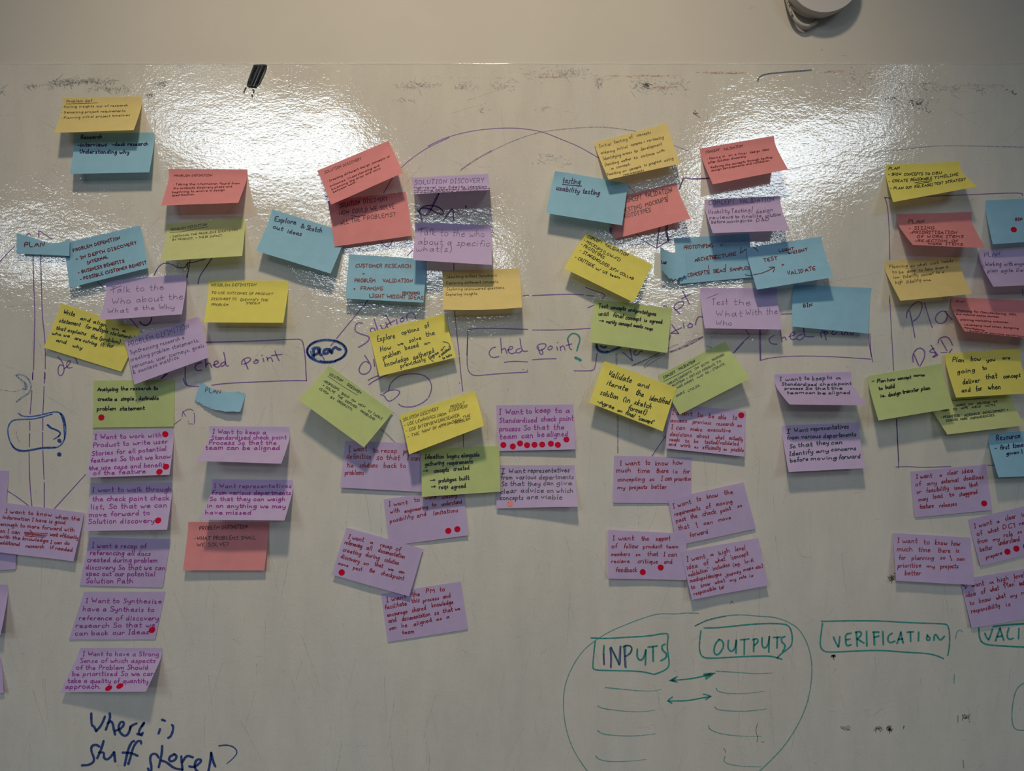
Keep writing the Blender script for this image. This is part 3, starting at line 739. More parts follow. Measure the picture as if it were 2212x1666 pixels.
N('blue', '1457,515 1619,504 1626,599 1469,613.5', 'blue note "PROTOTYPING + ARCHITECTURE" with an arrow to its neighbour', 'B6', 42, ('maroon', 2.0),
  ['1812,325,2160,300,46|PROTOTYPING', '1940,475,2215,430,44|ARCHITEC', '1860,655,2105,615,48|CONCEPTS', '2110,620,2150,545,50|/', '2165,605,2215,598,40|ID'],
  [], base=.001, slant=0, more=('C1', ['398,1310,425,1308,26|+', '290,1460,575,1415,38|TECTURE', '355,1610,455,1595,40|EAS', '450,1600,485,1530,36|/', '505,1592,722,1575,40|SAMPLES'], ['620,1390 632,1325', '620,1390 680,1348', '622,1392 690,1340 725,1320', '675,1628 690,1640 750,1640']))
N('blue', '1612.5,535.4 1775,511 1801,599 1635,625.8', 'blue note "LIGHT WEIGHT TEST + VALIDATE" in maroon capitals', 'C1', 42, ('maroon', 2.0),
  ['1060,1378,1225,1350,30|LIGHT', '1165,1405,1380,1362,30|WEIGHT', '885,1490,1040,1462,42|TEST', '1088,1535,1118,1530,26|+', '1155,1640,1468,1580,46|VALIDATE'],
  ['725,1320 770,1325 805,1350 820,1375', '750,1638 850,1620 930,1590 1008,1548', '945,1550 1010,1546 990,1605'], base=.012, slant=0)
N('blue', '1421.8,537.9 1481.8,545 1482.7,595.7 1423,583', 'torn blue strip "PLAN" with its left end bent off the board', 'B6', 36, ('maroon', 2.0),
  ['1515,485,1605,500,40|PLAN'], base=.0095, torn=(lambda u: .10 * math.sin(math.pi * u), lambda u: .30 * math.sin(math.pi * min(1, u * 1.05)) + .02 * math.sin(40 * u)), lift=.03, slant=0, pl=.013, pr=.013)
N('pink', '1511.7,321 1671.5,293.4 1702,366.4 1540,398', 'coral pink note "CONCEPT VALIDATION" with fine lines, in the right-hand glare', 'C1', 32, ('rust', 1.4),
  ['232,268,390,242,28|CONCEPT', '435,238,648,195,30|VALIDATION', '248,342,450,308,28|* Honing in', '490,300,690,275,26|on a final', '728,268,942,232,28|design idea', '258,385,690,308,26|after Solution discovery.', '280,440,978,320,26|*Refining the concepts through testing', '295,472,955,355,24|design developments and validation.'])
N('lilac', '1522,431.7 1686,423.7 1706,498 1540,503.7', 'lilac note "Usability Testing / design reviews to finalise solution" in grey script', 'C1', 56, ('grey', 1.3),
  ['265,850,560,832,62|CONCEPT', '610,835,1000,810,64|VALIDATION', '262,948,500,935,50|Usability', '520,940,735,925,50|Testing', '745,935,780,900,40|/', '800,945,985,920,46|design', '275,1012,540,995,44|reviews', '565,1000,610,995,38|to', '635,1000,860,985,44|finalise', '900,990,1075,970,44|solution', '298,1060,450,1048,38|before', '470,1055,640,1038,36|moving', '650,1045,755,1035,36|into', '800,1040,950,1025,42|D&D'])
N('lilac', '1512.8,622 1679.5,622.8 1690.5,712 1522.4,709.3', 'lilac note in large grey script "Test the What With the Who"', 'C2', 72, ('grey', 1.1),
  ['290,400,465,390,76|Test', '525,395,715,402,70|the', '335,525,622,522,74|What', '660,515,1005,492,76|With the', '335,622,510,620,60|Who'], ['235,325 360,275'], slant=.1)
N('blue', '1715,614.8 1883.4,622 1875.9,720.6 1711,705.7', 'blue note reading only "BIN", above the right check point box', 'C2', 40, ('maroon', 2.2),
  ['1285,422,1378,415,42|BIN'], slant=0)
N('green', '1421,811.3 1567.5,737 1619.7,817.8 1468,896', 'pale green note, steeply tilted, underlined "CONCEPT VALIDATION" and "COUPLE CYCLES"', 'B7', 24, ('pine', 1.3),
  ['898,362,1015,305,26|CONCEPT', '1050,278,1215,195,28|VALIDATION', '945,428,1175,298,22|UPDATE CONCEPTS', '1212,272,1250,255,20|ON', '1280,245,1355,205,22|BOTH', '1385,188,1505,125,22|PROPOSED', '985,445,1110,378,22|SOLUTIONS', '1128,370,1272,300,22|+ OBTAIN', '1290,290,1415,222,22|FEEDBACK', '1430,215,1475,192,22|TO', '1030,465,1198,378,22|MAKE AMENDS', '1230,360,1300,330,20|AND', '1322,318,1515,218,22|RE - ITERATE.', '1025,548,1110,500,22|COUPLE', '1145,495,1265,432,22|CYCLES.'],
  ['895,390 1080,300 1258,200'], slant=0)
N('canary', '1306,780.4 1462.6,838.8 1431.7,932 1273,870', 'bright yellow note "Validate and iterate the identified solution"', 'B7', 60, ('forest', 2.2),
  ['335,335,570,405,72|Validate', '632,430,745,462,50|and', '322,420,530,490,56|iterate', '612,520,688,545,62|the', '752,575,950,620,62|identified', '258,520,435,570,60|solution', '488,590,555,605,56|(in', '598,615,768,665,56|sketch', '535,670,715,725,56|format)', '228,605,395,668,46|-Agree', '432,690,480,700,30|on', '508,715,595,752,50|final', '632,770,790,815,42|"concept"'], base=.018, slant=.2)
N('lilac', '1441,872 1611.7,888 1608,986.8 1439,969', 'lilac note "to be able to access previous research" in red ink', 'B7', 50, ('red', 1.9),
  ['980,722,1180,735|I want', '1230,742,1290,745|to', '1345,752,1400,758|be', '1440,765,1520,768|able', '1585,770,1628,772|to', '962,795,1130,800,42|access', '1188,808,1370,820,42|previous', '1420,828,1598,835,44|research', '1632,842,1675,845,36|so', '972,865,1112,875|I can', '1165,880,1280,888,42|make', '1335,888,1565,898,44|executive', '958,932,1175,945,44|decisions', '1225,948,1350,960,44|about', '1415,965,1500,970,44|what', '1548,968,1685,985,44|actually', '955,985,1055,990,38|needs', '1110,998,1150,1000,36|to', '1200,1002,1242,1005,40|be', '1305,1010,1645,1030,42|tested/validated', '945,1030,1018,1035,40|and', '1065,1040,1165,1050,42|work', '1202,1055,1240,1060,30|as', '1285,1065,1465,1075,42|efficiently', '1495,1080,1525,1082,30|as', '1570,1085,1695,1092,42|posible'],
  dots=[(1671, 728, 'red dot at the top right of the "access previous research" note')], base=.001)
N('lilac', '1326.5,984 1494,988.5 1493,1088 1323.6,1086.4', 'lilac note "know how much time there is for concepting" in red ink', 'C3', 56, ('red', 1.9),
  ['200,128,415,125,54|I want', '475,122,525,120|to', '585,128,720,125|know', '778,120,878,118|how', '160,205,315,202|much', '392,210,522,208|time', '595,210,725,210|there', '775,212,828,212,46|is', '885,218,962,215|for', '172,302,465,298,46|concepting', '520,298,570,296,40|so', '648,295,765,292|I can', '792,298,975,292,46|prioritise', '172,385,255,390,40|my', '302,388,495,382,48|projects', '542,382,705,385|better'])
N('lilac', '1443,1078.5 1606,1042 1632.8,1142.5 1462,1178.7', 'lilac note "requirements of moving past the check point" in red ink', 'C3', 56, ('red', 1.9),
  ['782,598,975,545|I want', '1038,522,1085,512|to', '1148,490,1265,470|know', '1335,448,1430,440|the', '795,680,1075,610,50|requirements', '1138,605,1192,590|of', '1250,575,1425,540,48|moving', '812,750,918,728,48|past', '970,710,1042,698|the', '1100,680,1250,650|check', '1298,645,1408,612,46|point', '1480,590,1528,580,40|so', '838,835,955,812|that', '1038,805,1050,800|I', '1112,778,1212,762,42|can', '1272,740,1410,712,40|move', '962,912,1158,868,54|forward'], base=.005)
N('lilac', '1313.5,1144.8 1483,1153 1483,1253.4 1314,1250', 'lilac note "the support of fellow product team members" in red ink', 'C3', 54, ('red', 1.9),
  ['122,945,350,942|I want', '432,950,512,948|the', '588,948,745,945|support', '108,1032,165,1030|of', '240,1032,390,1032|fellow', '452,1035,655,1030,48|product', '702,1032,832,1032,42|team', '105,1118,305,1115,48|members', '370,1118,422,1115,38|so', '498,1115,612,1118|that', '675,1122,818,1122|I can', '105,1192,302,1190,46|recieve', '392,1195,612,1198,50|critique', '680,1200,768,1200|and', '152,1292,385,1290,60|feedback'],
  dots=[(447, 1294, 'red dot beside "feedback" on the fellow product team note'), (642, 1243, 'red dot under "critique" on the fellow product team note')], base=.012)
N('lilac', '1470.8,1192.4 1637.4,1162.7 1660,1264.9 1494.8,1296', 'lilac note "idea of what concept validation includes" in red ink', 'C3', 56, ('red', 1.9),
  ['930,1180,1130,1140|I want', '1185,1118,1222,1110,36|a', '1280,1110,1395,1075|high', '1455,1065,1565,1050,60|level', '930,1265,1045,1240|idea', '1115,1220,1165,1205|of', '1242,1195,1345,1165,50|what', '1408,1160,1600,1105,50|\'concept', '945,1345,1165,1285,48|validation\'', '1215,1275,1395,1225,48|includes', '1435,1235,1515,1210,46|(eg.', '1562,1200,1655,1180,46|lo-fi', '965,1405,1305,1330,46|mockups/designs', '1345,1345,1518,1300,44|,journey', '1548,1285,1655,1255,36|maps', '1680,1260,1755,1240,46|etc.)', '978,1480,1018,1468,42|to', '1085,1458,1180,1438,46|know', '1238,1428,1345,1400,48|what', '1400,1400,1465,1385,36|my', '1505,1375,1578,1352,44|role', '1612,1350,1652,1342,36|is', '1005,1548,1250,1485,44|responsible', '1290,1490,1340,1465,46|for'], base=.018)
N('lilac', '1672.4,808.9 1839,803 1873,876 1706,874', 'lilac note "keep to a standardised check point" in dark green, swept to the right', 'C4', 58, ('pine', 1.8),
  ['275,265,562,258,54|I want', '600,252,668,250,54|to', '708,262,882,250,66|keep', '902,245,972,240,60|to', '1022,245,1095,242,46|a', '300,325,765,332,46|Standardised', '808,328,1040,325,46|check', '1055,322,1225,320,46|point', '340,380,585,380,40|process', '618,382,708,382,42|So', '745,385,930,382,44|that', '958,382,1112,378,44|the', '370,442,595,440,40|team', '615,442,745,440,40|can', '780,445,885,448,44|be', '920,445,1210,440,48|aligned'])
N('lilac', '1689.8,919.9 1855.6,912 1869.7,1011.5 1703.5,1019.9', 'lilac note "Identify any concerns before moving forward" in green-black ink', 'C4', 70, ('pine', 2.1),
  ['368,972,425,968,72|I', '468,950,655,938,60|Want', '690,930,1195,898,64|representatives', '372,1050,520,1038,56|from', '562,1035,820,1025,56|various', '855,1030,1295,1000,64|departments', '408,1165,485,1160,60|So', '518,1150,712,1138,64|that', '765,1125,928,1110,62|they', '958,1112,1110,1105,58|can', '402,1265,720,1235,62|Identify', '755,1228,928,1215,52|any', '962,1205,1295,1185,58|concerns', '415,1355,655,1325,62|before', '690,1325,1035,1310,52|moving', '1062,1310,1350,1295,66|forward'])
N('canary', '1915,356 2074.5,349 2111.6,402.7 1929,437', 'bright yellow note "SHOW CONCEPTS TO DBU, CREATE TIMELINE", top right', 'C5', 30, ('forest', 1.5),
  ['302,188,420,180,34|PLAN', '295,250,440,248,32|- SHOW', '468,250,675,245,30|CONCEPTS', '700,245,752,242,28|TO', '778,240,880,232,30|DBU', '300,325,510,318,32|- CREATE', '542,310,775,292,32|REASONABLE', '800,288,1058,248,28|TIMELINE', '318,400,460,398,30|- PLAN', '488,395,555,390,28|OUT', '585,385,770,362,28|RELEASE', '775,365,795,345,26|/', '800,350,900,340,26|TEST', '922,335,1140,302,28|STRATEGY'],
  ['585,330 680,312 772,308', '608,345 690,328 745,322'], slant=.1)
N('pink', '1937,463 2099.7,458 2128,536 1972,529', 'coral pink note "PLAN - SIZING - PRIORITISATION OF WORK ITEMS"', 'C5', 44, ('rust', 1.7),
  ['518,770,685,768,48|PLAN', '520,840,800,835,36|- SIZING', '532,885,1048,885,34|-PRIORITISATION', '608,930,1115,930,32|OF WORK ITEMS', '592,972,940,975,28|-REJECTION', '990,975,1060,975,26|OF', '728,1002,885,1005,24|WORK', '925,1005,1110,1012,28|ITEMS'])
N('blue', '2128.8,433 2300,425 2318,515 2144,528', 'blue note "BIN" with a red dot, cut by the right photo edge', 'C5', 32, ('maroon', 2.0),
  ['1685,742,1758,738,34|BIN'], dots=[(1666, 839, 'red dot under "BIN" on the blue note at the right edge')], slant=0)
N('lilac', '2115.5,540 2285,540 2320,612 2145.7,619.6', 'lilac note headed "PLAN" in grey script, beside the small glare', 'C5', 56, ('grey', 1.3),
  ['1345,1135,1515,1128,56|PLAN', '1355,1240,1530,1232,52|Working', '1560,1235,1655,1230,46|with', '1672,1230,1900,1226,40|engineers', '1380,1310,1490,1300,46|plan', '1525,1308,1655,1300,42|agile', '1695,1300,1800,1298,44|Dev'], base=.001)
N('pink', '2055.5,642 2225,650 2262,735 2083.6,716', 'coral pink note, "PLAN" and tiny bulleted lines, at the right photo edge', 'C6', 20, ('rust', 1.4),
  ['952,62,1035,62,18|PLAN', '938,150,1555,195,22|* Planning for Manufacturing, OEM,', '950,185,1380,215,20|and material source sources.', '972,240,1475,270,20|* planning marketing outcomes.', '1010,290,1575,330,20|* Leveraging lead times, designing', '1032,320,1235,348,18|manufacturing', '1060,352,1625,410,18|* building or sourcing conditions'], base=.001)
N('yellow', '1909.5,564.8 2073.6,553.9 2100,635 1945,650', 'pale yellow note "Planning on what work needs to be done"', 'C5', 40, ('olive', 1.3),
  ['308,1262,508,1248,42|Planning', '540,1248,585,1242,26|on', '618,1240,718,1225,36|what', '752,1222,850,1212,36|work', '882,1205,1002,1190,36|needs', '340,1318,392,1312,34|to', '415,1318,465,1312,36|be', '502,1312,595,1295,38|done', '632,1295,672,1290,30|to', '698,1288,782,1280,36|take', '812,1280,950,1255,36|from a', '352,1375,420,1368,32|low', '458,1372,625,1345,40|fidelity', '655,1350,792,1325,34|concept', '818,1318,905,1312,28|to a', '378,1435,455,1418,40|high', '495,1430,655,1400,40|fidelity', '680,1402,770,1398,26|one.'], slant=.1)
N('straw', '2003,862 2184,852 2213,919 2047,939', 'pale green note "AGREE ON SOLUTION, PRIORITISE RESOURCE" under the yellow and green ones', 'C6', 24, ('pine', 1.3),
  ['900,1015,940,1012,24|EES', '948,1102,1045,1095,22|AGREE', '1072,1092,1120,1088,22|ON', '1158,1085,1288,1072,22|SOLUTION', '1322,1065,1362,1060,20|WE', '808,1158,885,1145,24|WANT', '922,1145,960,1140,22|TO', '1000,1132,1068,1122,22|MOVE', '1105,1122,1200,1112,22|AHEAD', '1240,1108,1345,1098,22|WITH.', '800,1222,988,1205,24|* PRIORITISE', '1035,1205,1188,1182,24|RESOURCE', '1218,1180,1470,1145,24|DEVELOPMENT +', '852,1255,965,1242,22|DISCUSS', '995,1240,1062,1232,22|MORE', '1095,1232,1338,1198,22|DEPENDENCIES.'],
  ['915,1042 1100,1030 1285,1015'])
N('green', '1876,812 2034.6,785.4 2061,881.4 1897.4,908.6', 'green note "Plan how concept moves to build ie. design transfer plan"', 'C6', 40, ('black', 2.4),
  ['108,860,135,855,24|-', '162,865,245,855,40|Plan', '265,855,342,842,38|how', '368,838,500,822,36|concept', '528,805,635,798,30|moves', '178,940,218,932,34|to', '245,928,335,918,42|build', '195,1012,248,1005,36|ie.', '275,1005,400,980,40|design', '418,975,578,948,42|transfer', '602,945,690,932,40|plan'], base=.016)
N('canary', '2042.6,764 2205,753 2222,850 2064.8,859', 'bright yellow note "Plan how you are going to deliver that concept"', 'C6', 46, ('forest', 2.1),
  ['915,655,1030,662,54|Plan', '1098,650,1195,645,52|how', '1255,655,1340,645,36|you', '1415,632,1490,628,32|are', '962,775,1140,755,46|going', '1215,738,1255,730,42|to', '1015,882,1185,862,54|deliver', '1248,832,1360,818,54|that', '1422,822,1592,808,42|concept', '1005,962,1092,955,44|and', '1150,955,1208,940,56|for', '1270,932,1392,928,54|when'], base=.014)
N('blue', '2137.7,937 2310,925 2330,1025 2157,1031.5', 'blue note "Resource - first time given!" at the right photo edge', 'C6', 56, ('navy', 2.1),
  ['1355,1445,1590,1415,60|Resource', '1338,1530,1358,1528,24|-', '1390,1535,1480,1525,50|first', '1518,1520,1650,1500,52|times', '1455,1590,1580,1575,40|given', '1605,1575,1618,1570,50|!'], slant=.15)
N('lilac', '1966,1019 2131,1002.6 2143,1101.7 1977.6,1118.5', 'lilac note "a clear idea of any external deadlines" in red ink', 'C7', 36, ('red', 1.9),
  ['398,448,510,438|I want', '565,432,582,430,24|a', '622,422,698,412|clear', '725,410,808,400|idea', '392,502,432,498|of', '475,495,545,488,30|any', '578,482,700,470|external', '738,460,880,448|deadlines', '402,555,432,550,26|or', '470,548,630,528|feasibility', '672,525,752,518,28|issues', '780,510,840,500|that', '415,610,480,600,30|may', '518,592,588,582|lead', '638,578,672,572,34|to', '708,575,838,555|staggered', '422,665,522,655|feature', '565,655,690,640,34|releases'],
  dots=[(885, 625, 'red dot at the lower right of the "external deadlines" note')])
N('lilac', '2091,1122.7 2256,1083 2285,1183 2117,1222.6', 'lilac note "a clear idea of what DC1" in red, cut by the right photo edge', 'C7', 38, ('red', 1.9),
  ['818,805,942,775|I want', '978,768,998,762,26|a', '1040,748,1115,732|clear', '1158,722,1230,705|idea', '835,862,875,852|of', '915,842,992,825|what', '1022,812,1108,798,38|DC1', '1140,782,1230,765,30|needs', '838,918,912,900|from', '950,898,998,888,28|my', '1030,870,1092,860|role', '1128,842,1158,838,28|so', '858,972,945,955|better', '992,928,1142,895,38|understand', '900,1025,1015,992,30|prepare'],
  dots=[(1053, 973, 'first red dot after "prepare" on the DC1 note'), (1117, 951, 'second red dot after "prepare" on the DC1 note'), (1186, 934, 'third red dot after "prepare", cut by the right photo edge')])
N('lilac', '2074.6,1251.8 2240,1225 2268,1329 2099,1356.8', 'lilac note "a high level idea of what Plan" in red, lowest at the right', 'C7', 38, ('red', 1.9),
  ['748,1245,770,1215|I', '798,1228,885,1215|want', '925,1205,955,1200,26|a', '985,1195,1062,1175|high', '1102,1170,1180,1155,40|level', '755,1300,825,1288|idea', '865,1278,895,1272|of', '932,1262,992,1248|what', '1028,1238,1112,1215|\'Plan\'', '1140,1218,1220,1205|includes', '785,1360,815,1352,32|to', '852,1345,932,1325|know', '975,1318,1040,1300|what', '1078,1305,1122,1295,28|my', '1155,1285,1220,1275|role', '795,1415,1000,1372,34|responsibility', '1045,1368,1078,1360,34|is'], base=.001)
N('lilac', '1930.5,1151.5 2097,1161.7 2106,1264 1936,1255', 'lilac note "know how much time there is for planning" in red ink', 'C7', 38, ('red', 1.9),
  ['262,908,405,912|I want', '450,918,492,920|to', '532,922,620,925|know', '650,928,712,930|how', '258,968,368,970|much', '412,972,498,975|time', '552,978,640,980|there', '682,978,705,978,32|is', '272,1030,320,1028|for', '365,1032,522,1030,34|planning', '568,1028,605,1026,28|so', '645,1035,655,1030|I', '688,1035,745,1035,28|can', '265,1088,430,1085,34|prioritize', '472,1088,530,1090,28|my', '568,1092,700,1090,34|projects', '315,1142,430,1142,38|better'], base=.006)

# ---------------------------------------------------------------- marker drawings on the board
draw('two long purple vertical lines at the left edge', 'purple', 2.0, ['A2:340,425 345,700 352,850 360,1050 350,1340 345,1570', 'A2:340,1585 335,1666', 'A2:397,180 397,245', 'A2:415,425 425,800 432,1050 462,1280 462,1560', 'A2:460,1600 459,1660',
  'A3:335,30 333,95', 'A3:328,205 322,300 310,440', 'A3:308,510 308,600', 'A3:306,630 303,765', 'A3:300,820 305,1100 328,1355', 'A3:455,20 454,130', 'A3:450,160 445,300 437,440', 'A3:437,470 437,600', 'A3:436,620 436,770', 'A3:438,800 445,1000 450,1090', 'A3:452,1120 452,1375'])
draw('purple roof lines meeting above the torn PLAN strip', 'purple', 1.8, ['A2:397,180 530,265', 'A2:275,225 300,203 318,225', 'A2:0,497 160,330', 'A2:980,690 1050,755', 'A2:1310,1060 1435,1205'])
draw('dark purple hook under the Talk to the Who note', 'violet', 2.6, ['A2:1405,1090 1430,1120 1470,1130 1510,1100 1525,1045'])
draw('purple slanted "del" half hidden under the yellow note', 'purple', 2.2, ['A2:585,1440 620,1470 648,1530 650,1590 625,1630 600,1625 588,1590 592,1540 615,1515 640,1530', 'A2:650,1560 690,1530 715,1490 705,1475 680,1490 672,1530 690,1555 730,1545', 'A2:762,1450 785,1510'])
draw('purple V lines leading into the lilac notes at lower left', 'purple', 2.0, ['A3:75,1200 160,1250 295,1352', 'A3:550,1385 865,1040'])
draw('dark squiggly line under the pale green note', 'violet', 1.9, ['A2:1548,625 1590,540 1650,498 1720,515 1800,555 1860,550 1880,500 1930,500 2060,462', 'A2:1907,475 1895,560 1880,620 1882,650 1872,640 1880,610', 'A2:1885,500 1880,560', 'A2:2125,455 2040,580 2000,640 1985,712'])
draw('purple box around the left check point', 'purple', 2.3, ['A6:495,277 700,272 900,268 1380,245 1440,245 1465,290 1485,450 1488,560 1495,662', 'A6:1495,660 1350,658 1100,668 700,685 550,705', 'A6:420,718 310,715 280,690 268,640', 'A6:285,520 283,600 285,660 305,705', 'A6:45,640 110,590'])
draw('purple words "check point" in the left box', 'purple', 2.5, ['A6:450,478 400,490 378,530 400,562 450,555', 'A6:488,440 492,530', 'A6:492,510 512,482 535,488 548,528', 'A6:565,505 620,485 608,460 575,470 572,510 600,530 630,515', 'A6:680,470 640,490 640,518 670,512 688,480', 'A6:668,378 680,420 688,500 700,515 718,512',
  'A6:872,450 912,545', 'A6:850,500 848,460 890,432 930,428 940,455 900,485 868,495', 'A6:1000,455 965,470 975,492 1010,480 1015,455 985,448', 'A6:1060,435 1070,470', 'A6:1050,405 1052,410', 'A6:1100,425 1110,465', 'A6:1105,445 1130,425 1145,435 1158,468', 'A6:1180,365 1200,420 1222,460', 'A6:1145,410 1200,402 1250,398'])
draw('purple broken loop arrow beside the green note', 'purple', 1.6, ['A3:1740,548 1790,510 1815,490', 'A3:1830,465 1828,430 1850,405 1900,388 1940,402', 'A3:1945,425 1952,470 1948,530', 'A3:1940,538 1890,535', 'A3:1832,410 1865,460', 'A3:1886,508 1888,514'])
draw('dry blue crescent arrow at the left', 'bluedim', 3.6, ['A3:165,50 215,42 265,55 310,110 325,175 300,230 240,265 175,315', 'A3:175,55 225,105 268,130 280,160 275,195 240,185', 'A3:260,130 262,190'])
draw('thin blue line running into the crescent', 'bluedim', 1.2, ['A3:0,190 120,215 180,210 240,188'])
draw('wavy blue box with a question mark at the left', 'blue', 2.4, ['A3:195,430 230,460 320,465 430,445 520,420 590,415 640,445 662,520 668,620 650,700 620,750 560,778 430,778 330,800 240,812 170,800 120,740 88,640 90,560 130,500 210,490 340,490 440,465 530,438',
  'A3:615,440 640,500 652,600 655,690', 'A3:600,425 635,455 660,550', 'A3:125,735 165,790 250,805 330,792 430,770 560,770', 'A3:480,548 505,550 515,575 570,590 620,625 600,660 545,690', 'A3:485,545 500,570 530,585 590,605 615,630 590,665'])
draw('thin blue inner stroke of the wavy box', 'bluedim', 1.0, ['A3:172,600 175,660 210,725'])
draw('two navy dots beside the wavy blue box', 'deep', 6.0, ['A3:600,700 608,710', 'A3:598,836 606,846'])
draw('thin purple stroke ending at the lilac capitals note', 'violet', 2.0, ['A3:1620,85 1665,35'])
draw('purple circle arc over the middle of the board', 'purple', 1.6, ['B1:830,605 870,530 915,465', 'B1:995,365 1090,280 1250,170 1450,80', 'D3:620,600 720,550 850,515 960,498 1090,490 1200,495 1310,515 1420,560 1520,600 1640,670', 'B5:1145,790 1215,860', 'B5:1225,1350 1290,1400', 'B5:1310,1430 1480,1535'])
draw('faded double purple arc over the middle of the board', 'faint', 1.9, ['D3:815,745 900,685 1000,630 1100,580 1220,535 1310,512 1450,495 1600,485 1700,487 1860,510', 'D3:820,738 900,680 1000,625', 'D3:2085,595 2185,632'])
draw('purple loop and peak below the curled lilac note', 'violet', 2.6, ['B1:1150,765 1175,800 1195,872', 'B1:1160,775 1200,730 1290,718 1360,742 1400,785 1385,808 1330,795 1260,750 1200,745 1170,765 1172,800 1210,818 1250,805 1290,740 1355,605', 'B1:1395,862 1440,800 1485,735 1492,865', 'B1:1608,725 1608,742'])
draw('thin purple second stroke of the loop', 'purple', 1.2, ['B1:1345,600 1270,750 1235,800'])
draw('purple V and stroke in the glare by the blue note', 'purple', 1.8, ['B1:805,1070 875,1130 912,1055', 'B1:1055,1195 1105,1145'])
draw('purple line from the customer research note down to Plan', 'purple', 2.2, ['B2:680,40 640,95', 'B2:628,105 385,402', 'B2:375,420 330,470', 'B2:290,510 245,555 270,605'])
draw('long purple vertical line left of the middle check point', 'purple', 1.9, ['B1:1493,1270 1493,1335', 'B2:1500,140 1520,350 1545,560', 'B2:1545,575 1560,750 1578,900', 'B2:1580,930 1582,990', 'B2:1583,1310 1583,1435', 'B2:1546,820 1550,826'])
draw('purple arrow pointing right at the green Test concepts note', 'purple', 2.0, ['B1:2145,1575 2200,1570', 'B6:0,880 300,865 500,862 615,872', 'B6:645,878 735,885', 'B6:635,780 720,815 830,850 872,878 835,915', 'B6:660,1025 740,990'])
draw('purple word "Solution" rising behind the yellow note', 'purple', 2.4, ['B2:630,258 590,248 558,285 560,335 620,362 690,380 695,415 640,460 590,485', 'B2:722,350 700,325 715,300 745,305 752,335', 'B2:738,215 760,280 778,345', 'B2:800,275 815,310 840,312 855,285', 'B2:850,250 870,300', 'B2:846,178 880,230 900,272', 'B2:860,270 935,230', 'B2:950,220 958,262', 'B2:1010,205 985,220 990,245 1015,240 1025,215 1008,205', 'B2:1052,228 1045,190 1060,165 1090,152 1120,170 1132,215'])
draw('purple word beginning with d below "Solution", underlined twice', 'purple', 2.4, ['B2:650,560 690,620 715,665 695,720 640,745 600,725 597,680 630,630 665,615 690,635', 'B2:735,600 745,665', 'B2:685,795 740,765 790,752', 'B2:690,838 750,795 870,742'])
draw('purple looping arrow under the Explore options note', 'purple', 2.2, ['B2:878,890 890,830 960,760 1060,735 1170,735 1250,770 1285,840 1280,900 1255,960', 'B2:1245,972 1200,1010 1145,1035', 'B2:1136,1038 1108,1045', 'B2:1100,1048 1030,1050 990,1038 970,1020', 'B2:830,925 870,895 940,885 990,900 960,950 890,1000 855,980 835,940 800,932'])
draw('faded purple double line between the two tilted notes', 'faint', 1.5, ['B2:798,1258 860,1310 935,1392', 'B2:805,1252 868,1308 945,1390'])
draw('purple box around the middle check point', 'purple', 1.9, ['B2:1630,315 1760,303 1950,308 2192,315', 'B2:1625,330 1618,560 1620,670 1640,730 1690,755 1800,745 1900,735 2192,718', 'B6:0,1290 300,1290 500,1282 690,1270', 'B7:0,283 180,285 208,262 228,110', 'B2:1623,400 1616,560'])
draw('purple words "check point" in the middle box', 'purple', 2.2, ['B2:1890,482 1850,492 1820,540 1850,585 1920,572', 'B2:1935,400 1940,470 1945,540', 'B2:1945,510 1972,490 1985,510 1995,545', 'B2:2000,512 2050,498 2052,478 2020,475 2003,520 2030,548 2075,535', 'B2:2120,495 2082,505 2080,535 2110,540 2140,515', 'B2:2118,400 2128,480 2145,525 2192,520', 'B6:60,1520 52,1480 90,1455 150,1452 165,1470 150,1505 100,1535 75,1530', 'B6:70,1490 85,1570 115,1585 128,1570 110,1520', 'B6:215,1480 182,1500 188,1528 225,1522 242,1490 215,1478', 'B6:290,1490 302,1532', 'B6:298,1438 302,1442', 'B6:330,1485 338,1535', 'B6:335,1500 360,1475 380,1490 388,1528', 'B6:425,1400 435,1480 455,1525 470,1522', 'B6:400,1475 468,1455'])
draw('purple underline below the middle check point', 'purple', 2.0, ['B2:1970,628 2050,615 2192,622', 'B6:0,1645 120,1635 285,1632', 'B2:2146,692 2150,696', 'B2:2188,700 2192,702'])
draw('teal question mark after the middle check point', 'teal', 2.6, ['B6:422,1425 420,1380 470,1330 520,1332 560,1365 566,1420 545,1480 530,1540'])
draw('teal dot of the question mark', 'teal', 4.4, ['B6:512,1620 545,1632 575,1652'])
_el = lambda cx, cy, rx, ry, t0, t1, n=26: 'B2:' + ' '.join('%.1f,%.1f' % (cx + rx * math.cos(math.radians(t0 + (t1 - t0) * i / n)), cy + ry * math.sin(math.radians(t0 + (t1 - t0) * i / n))) for i in range(n + 1))
draw('thick blue ellipse around the word Plan', 'blue', 2.9, [_el(293, 518, 188, 108, 0, 360), _el(290, 520, 180, 100, 140, 420), _el(296, 516, 182, 104, -70, 110), _el(288, 522, 184, 110, 60, 240)])
draw('navy brush word "Plan" inside the blue ellipse', 'deep', 4.2, ['B2:160,595 170,545 165,500 200,485 235,500 215,540 170,560', 'B2:205,490 222,530 240,560', 'B2:300,500 265,510 262,545 295,545 318,515', 'B2:318,500 335,535', 'B2:340,540 345,505 375,480 395,500 422,505'])
draw('pale blue inner strokes of the word Plan', 'blue', 2.6, ['B2:140,520 150,570 190,600', 'B2:150,500 175,480 215,495'])
draw('thick blue arc under the green Test concepts note', 'blue', 3.6, ['B6:765,1460 762,1500 790,1545 850,1562 900,1558 980,1522 1050,1492', 'B6:768,1470 775,1520 830,1550 900,1548', 'B6:810,1480 850,1500 880,1490'])
